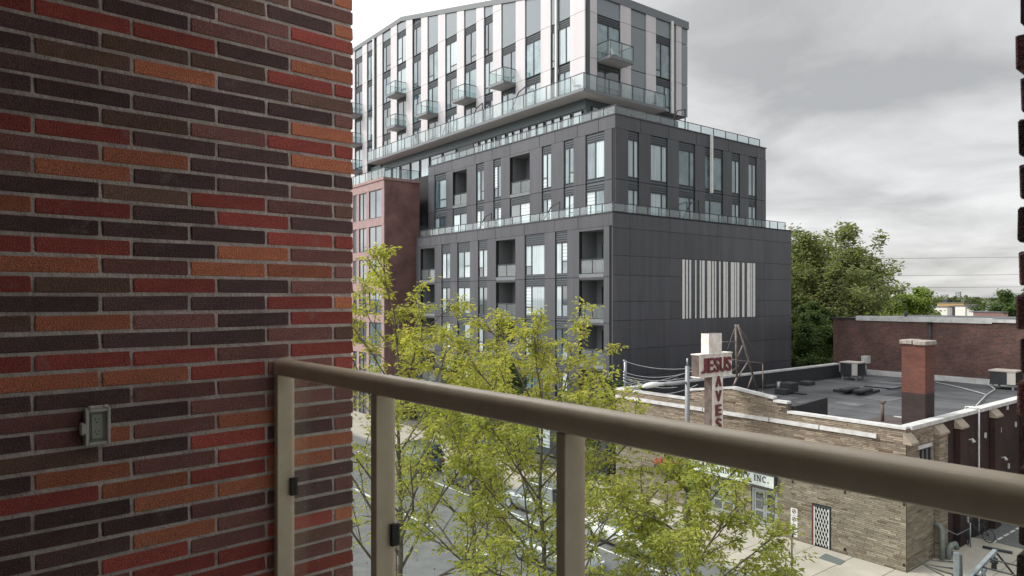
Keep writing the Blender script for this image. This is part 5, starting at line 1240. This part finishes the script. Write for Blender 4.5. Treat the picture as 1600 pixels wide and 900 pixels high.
# ================================================================== THE BALCONY (its own frame: p outwards, q along the railing to the left)
PW, QW = 1.5355, 2.824
Zf, Zc_ = H - 1.33, H + 1.37
Bc = {'D': ((.185, .105, .102), (.085, .050, .053)), 'M': ((.36, .155, .135), (.20, .090, .082)), 'R': ((.56, .120, .090), (.33, .072, .060)), 'O': ((.68, .245, .130), (.44, .145, .080)), 'B': ((.27, .150, .110), (.15, .088, .070))}
BM = {}
for k_, (c, c2) in Bc.items():
    nm = {'D': 'purple_black', 'M': 'brown_purple', 'R': 'red', 'O': 'orange', 'B': 'dark_brown'}[k_]
    m = mat('iron_spot_brick_' + nm, c, .85, c2=c2, nscale=11, mix=1.0, bump=.8, bscale=230, objrand=.26, detail=10)
    # fine pale flecks and smears of mortar
    t = m.node_tree; b = t.nodes['Principled BSDF']; src = b.inputs['Base Color'].links[0].from_socket
    tcn = t.nodes.new('ShaderNodeTexCoord'); oi = t.nodes.new('ShaderNodeObjectInfo'); ad = t.nodes.new('ShaderNodeVectorMath'); ad.operation = 'ADD'
    t.links.new(tcn.outputs['Object'], ad.inputs[0]); t.links.new(oi.outputs['Location'], ad.inputs[1])
    nz = t.nodes.new('ShaderNodeTexNoise'); nz.inputs['Scale'].default_value = 9; nz.inputs['Detail'].default_value = 9; nz.inputs['Roughness'].default_value = .75; t.links.new(ad.outputs[0], nz.inputs[0])
    mr = t.nodes.new('ShaderNodeMapRange'); mr.inputs['From Min'].default_value = .58; mr.inputs['From Max'].default_value = .74; mr.inputs['To Max'].default_value = .6; t.links.new(nz.outputs[0], mr.inputs[0])
    vn = t.nodes.new('ShaderNodeTexNoise'); vn.inputs['Scale'].default_value = 420; vn.inputs['Detail'].default_value = 2; t.links.new(ad.outputs[0], vn.inputs[0])
    m2 = t.nodes.new('ShaderNodeMapRange'); m2.inputs['From Min'].default_value = .38; m2.inputs['From Max'].default_value = .64; m2.inputs['To Min'].default_value = .55; m2.inputs['To Max'].default_value = 1.5; t.links.new(vn.outputs[0], m2.inputs[0])
    sc = t.nodes.new('ShaderNodeVectorMath'); sc.operation = 'SCALE'; t.links.new(src, sc.inputs[0]); t.links.new(m2.outputs[0], sc.inputs[3])
    mxn = t.nodes.new('ShaderNodeMix'); mxn.data_type = 'RGBA'; t.links.new(mr.outputs[0], mxn.inputs[0]); t.links.new(sc.outputs[0], mxn.inputs[6]); mxn.inputs[7].default_value = (.30, .27, .25, 1); t.links.new(mxn.outputs[2], b.inputs['Base Color'])
    BM[k_] = m
ROWS = {20: 'DMBDD', 19: 'ODBMDD', 18: 'MBDBR', 17: 'ODBDRD', 16: 'RMDDD', 15: 'MMMDDD', 14: 'ODRRR', 13: 'RRBBDM', 12: 'BDOBD', 11: 'MDDDDO', 10: 'ODDDD', 9: 'RRMBDB', 8: 'ODDRR', 7: 'DDDOMO', 6: 'MDDOM',
        5: 'BMRBDD', 4: 'DRDRO', 3: 'RRDDDM', 2: 'MODRR', 1: 'MOOMOR', 0: 'MDRBR', -1: 'ORDDDM', -2: 'RDMOB', -3: 'BMDDDR', -4: 'RMRRR', -5: 'RMROOD', -6: 'MMMDD', -7: 'MMMDMM', -8: 'MOMMD', -9: 'MDRDBR',
        -10: 'ORMOD', -11: 'MOROR' + 'R', -12: 'DOODD', -13: 'MDMDDD', -14: 'DMODD', -15: 'ORMRBD', -16: 'BRRMM', -17: 'MMRDMD', -18: 'RRDMR', -19: 'MMRDOD'}
brnd = random.Random(12)
bw = thing('brick_wall', 'brick side wall of the balcony in mixed red, orange and near black long bricks', 'wall', (PW - 1.2, QW + .1, Zf), 'b')
_bm = {}
def brick_mesh(l, w_, col, var, h=.0528, key=None):
    k = (round(l, 3), round(w_, 3), col, var, round(h, 4))
    if k not in _bm:
        mb = MB(); mb.bbox_box(-l / 2, l / 2, -w_ / 2, w_ / 2, -h / 2, h / 2, .0032); r_ = random.Random(hash((round(l * 1000), round(w_ * 1000), var)) & 0xffff)
        mb.v = [(x + r_.uniform(-.0024, .0024), y + r_.uniform(-.0016, .0016), zz + r_.uniform(-.0021, .0021)) for x, y, zz in mb.v]
        me = bpy.data.meshes.new('brick'); me.from_pydata(mb.v, [], mb.f); me.materials.append(BM[col]); _bm[k] = me
    return _bm[k]
def put_brick(par, p, q, zz, l, w_, col, rot=0):
    o = bpy.data.objects.new('brick', brick_mesh(l, w_, col, brnd.randrange(4))); COL.objects.link(o); o.parent = par; b = BASE[par.name]
    o.location = (p - b[0] + 0, q - b[1] + brnd.uniform(-.0016, .0016), zz - b[2] + brnd.uniform(-.001, .001)); o.rotation_euler.y = brnd.uniform(-.003, .003)
stuffb = MB()
for k_ in range(-20, 21):
    zz = H + .0115 + .067 * (k_ + .5); pat = ROWS.get(k_) or ''.join(brnd.choice('DDMMRROB') for _ in range(6)); typ = k_ % 2  # odd: header at the corner
    p = PW; j = 0
    while p > PW - 1.42:
        l = .0890 if (typ and j == 0) else .2885
        col = pat[j] if j < len(pat) else brnd.choice('DDMMRROB')
        if k_ == -8 and j == 3:
            put_brick(bw, p - .045, QW + .045, zz, .09, .09, 'O'); put_brick(bw, p - .2, QW + .045, zz, .18, .09, 'M')
        elif l < .1: put_brick(bw, p - l / 2, QW + .145, zz, l, .2895, col)
        else: put_brick(bw, p - l / 2, QW + .045, zz, l, .09, col)
        p -= l + .0115; j += 1
    while p > PW - 3.0:
        stuffb.bbox_box(p - .2895, p, QW, QW + .09, zz - .0262, zz + .0262, .003, brnd.randrange(3)); p -= .3
stuffb.build('brick', [BM['D'], BM['M'], BM['R']], bw, kind='stuff')
g = MB(); g.box(PW - 3.0, PW - .007, QW + .0055, QW + .28, Zf - .1, Zc_)
g.build('mortar_bed', M_mortar, bw)
# pier on the right, its courses toothed
pr = thing('brick_pier', 'dark brick pier at the extreme right edge seen from its shaded side', 'pier', (1.45, .15, Zf), 'b')
for k_ in range(-20, 21):
    zz = H + .0115 + .067 * (k_ + .5); e = .004 if k_ % 2 else 0.
    if k_ % 2: put_brick(pr, 1.445, .294 - .045, zz, .2895, .09, brnd.choice('DDM')); put_brick(pr, 1.345, .294 - .1 - .145, zz, .09, .28, brnd.choice('DDM'))
    else: put_brick(pr, 1.345, .291 - .145, zz, .09, .2895, brnd.choice('DDM')); put_brick(pr, 1.49, .291 - .045, zz, .19, .09, brnd.choice('DMB'))
g = MB(); g.box(1.306, 1.585, -.3, .2855, Zf - .1, Zc_); g.build('mortar_bed', M_mortar, pr)
# slabs and the other walls of the balcony
def rotbox(name, x0, x1, y0, y1, z0, z1, m, kind='structure'):
    g = MB().box(x0, x1, y0, y1, z0, z1); o = g.build(name, m, kind=kind); o.rotation_euler.z = PHI; return o
rotbox('balcony_floor', -1.5, 1.42, -3.2, QW - .004, Zf - .2, Zf, mat('balcony_deck', (.50, .48, .45), .8)); rotbox('balcony_ceiling', -1.5, .98, -3.2, QW + .3, Zc_, Zc_ + .2, mat('balcony_soffit', (.62, .61, .60), .9))  # unseen ceiling, cut short of the rail so sky light falls on it
rotbox('added_side_wall', -1.3, 1.3, -3.2, -3.0, Zf, Zc_, mat('dark_wall_panel', (.05, .05, .052), .5)); rotbox('back_wall', -1.5, -1.3, -3.2, QW, Zf, Zc_, mat('dark_wall_panel', (.05, .05, .052), .5))  # unseen side wall, added to darken the inner face of the rail
# railing
rl = thing('balcony_railing', 'bronze painted metal balcony railing with a rounded top rail and clear glass panels', 'railing', (1.2, 1.2, Zf), 'b')
zt, zb_ = H - .2515, H - .3185; p0, p1 = 1.168, 1.232
pf = [(p0 + .004, zb_), (p0, zb_ + .005), (p0, zt - .027)]
for k_ in range(1, 7): a = math.pi - k_ * math.pi / 12; pf.append((p0 + .024 + .024 * math.cos(a), zt - .027 + .024 * math.sin(a)))
pf.append(((p0 + p1) / 2, zt))
for k_ in range(0, 7): a = math.pi / 2 - k_ * math.pi / 12; pf.append((p1 - .024 + .024 * math.cos(a), zt - .027 + .024 * math.sin(a)))
pf += [(p1, zb_ + .005), (p1 - .004, zb_)]
g = MB(); n = len(pf); qs = (QW - .003, -1.35); vs = [(a, q_, b) for q_ in qs for a, b in pf]
g.add(vs, [(i, (i + 1) % n, n + (i + 1) % n, n + i) for i in range(n)], 0, True); g.add(vs[:n], [tuple(range(n))], 0); g.add(vs[n:], [tuple(range(n))[::-1]], 0)
g.build('top_rail', M_alu, rl)
posts = [(2.785, 2.820), (1.998, 2.034), (1.143, 1.172), (-.22, -.19), (-1.3, -1.27)]
for q0, q1 in posts:
    g = MB(); g.bbox_box(1.17, 1.243, q0, q1, Zf, zb_ - .001, .0025)
    if q0 > 1.0: g.bbox_box(1.150, 1.17, q0 + .004, q1 - .004, Zf, zb_ - .001, .002) if False else None
    g.build('post', M_alu, rl)
for (a0, a1), (b0, b1) in zip(posts, posts[1:]):
    gl_ = MB().box(1.2335, 1.2395, b1 + .010, a0 - .010, Zf + .06, zb_ + .02).build('glass_panel', M_clear, rl)
    g = MB(); q_ = a0 - .05
    while q_ > b1 + .03:
        for k_ in range(0, 12):
            z_ = H - .4365 - .0985 * (k_ - 1) + .0
            if z_ < Zf + .08 or z_ > zb_ - .01: continue
            vs = [(1.2328, q_ + .0026 * math.cos(math.pi * i / 3), z_ + .0034 * math.sin(math.pi * i / 3)) for i in range(6)]; g.add(vs, [(0, 1, 2, 3, 4, 5)])
        q_ -= .0945
    g.build('dot_pattern', mat('white_frit', (.6, .6, .58), .6), gl_, kind='stuff')
    for q_ in (a0 - .008, b1 + .008):
        for z_ in (H - .785, H - 1.2): MB().box(1.222, 1.25, q_ - .007, q_ + .007, z_ - .036, z_ + .036).build('rubber_clip', M_black, rl)
g = MB(); g.box(1.18, 1.235, -1.35, QW - .003, Zf + .001, Zf + .05); g.build('bottom_rail', M_alu, rl)
# weatherproof outlet
po, zo = PW - 1.010, H - .452
ob_ = thing('outlet_box', 'grey weatherproof electrical outlet box with a clear flip cover on the brick wall', 'outlet', (po, QW, zo - .07), 'b')
M_ob = mat('grey_outlet_plastic', (.50, .485, .44), .45, c2=(.40, .39, .35), nscale=20); M_rc = mat('grey_receptacle', (.62, .61, .57), .4)
w_, h_ = .039, .064
g = MB()
g.bbox_box(po - w_, po + w_, QW - .018, QW + .004, zo - h_, zo + h_, .004)
for a, b, c_, d in ((-w_, -w_ + .011, -h_, h_), (w_ - .011, w_, -h_, h_), (-w_ + .011, w_ - .011, -h_, -h_ + .012), (-w_ + .011, w_ - .011, h_ - .012, h_)): g.bbox_box(po + a, po + b, QW - .040, QW - .018, zo + c_, zo + d, .003)
g.build('housing', M_ob, ob_)
g = MB(); g.bbox_box(po - .017, po + .017, QW - .024, QW - .018, zo - .043, zo + .043, .002); rc = g.build('receptacle', M_rc, ob_)
g = MB()
for dz_ in (-.021, .021):
    for dx, hh_ in ((-.006, .008), (.006, .0065)): g.box(po + dx - .001, po + dx + .001, QW - .0246, QW - .0242, zo + dz_, zo + dz_ + hh_)
    g.tube([(po, QW - .0246, zo + dz_ - .007), (po, QW - .024, zo + dz_ - .007)], .0026, 8)
g.build('slot_set', M_black, rc)
MB().box(po - w_ + .012, po + w_ - .012, QW - .0385, QW - .037, zo - h_ + .013, zo + h_ - .013).build('clear_cover', glass('cover_glass', (.86, .88, .86), 1.2), ob_)
g = MB()
for s_ in (-1, 1): g.tube([(po + s_ * .022 - .008, QW - .036, zo + h_ + .006), (po + s_ * .022 + .008, QW - .036, zo + h_ + .006)], .006, 8)
g.bbox_box(po - .016, po + .016, QW - .041, QW - .031, zo + h_, zo + h_ + .011, .002); g.build('hinge', M_ob, ob_)
g = MB(); g.bbox_box(po - w_ - .014, po - w_, QW - .040, QW - .014, zo - .024, zo + .018, .003); g.box(po - w_ - .010, po - w_ + .002, QW - .043, QW - .040, zo - .018, zo + .012); g.build('latch', M_ob, ob_)
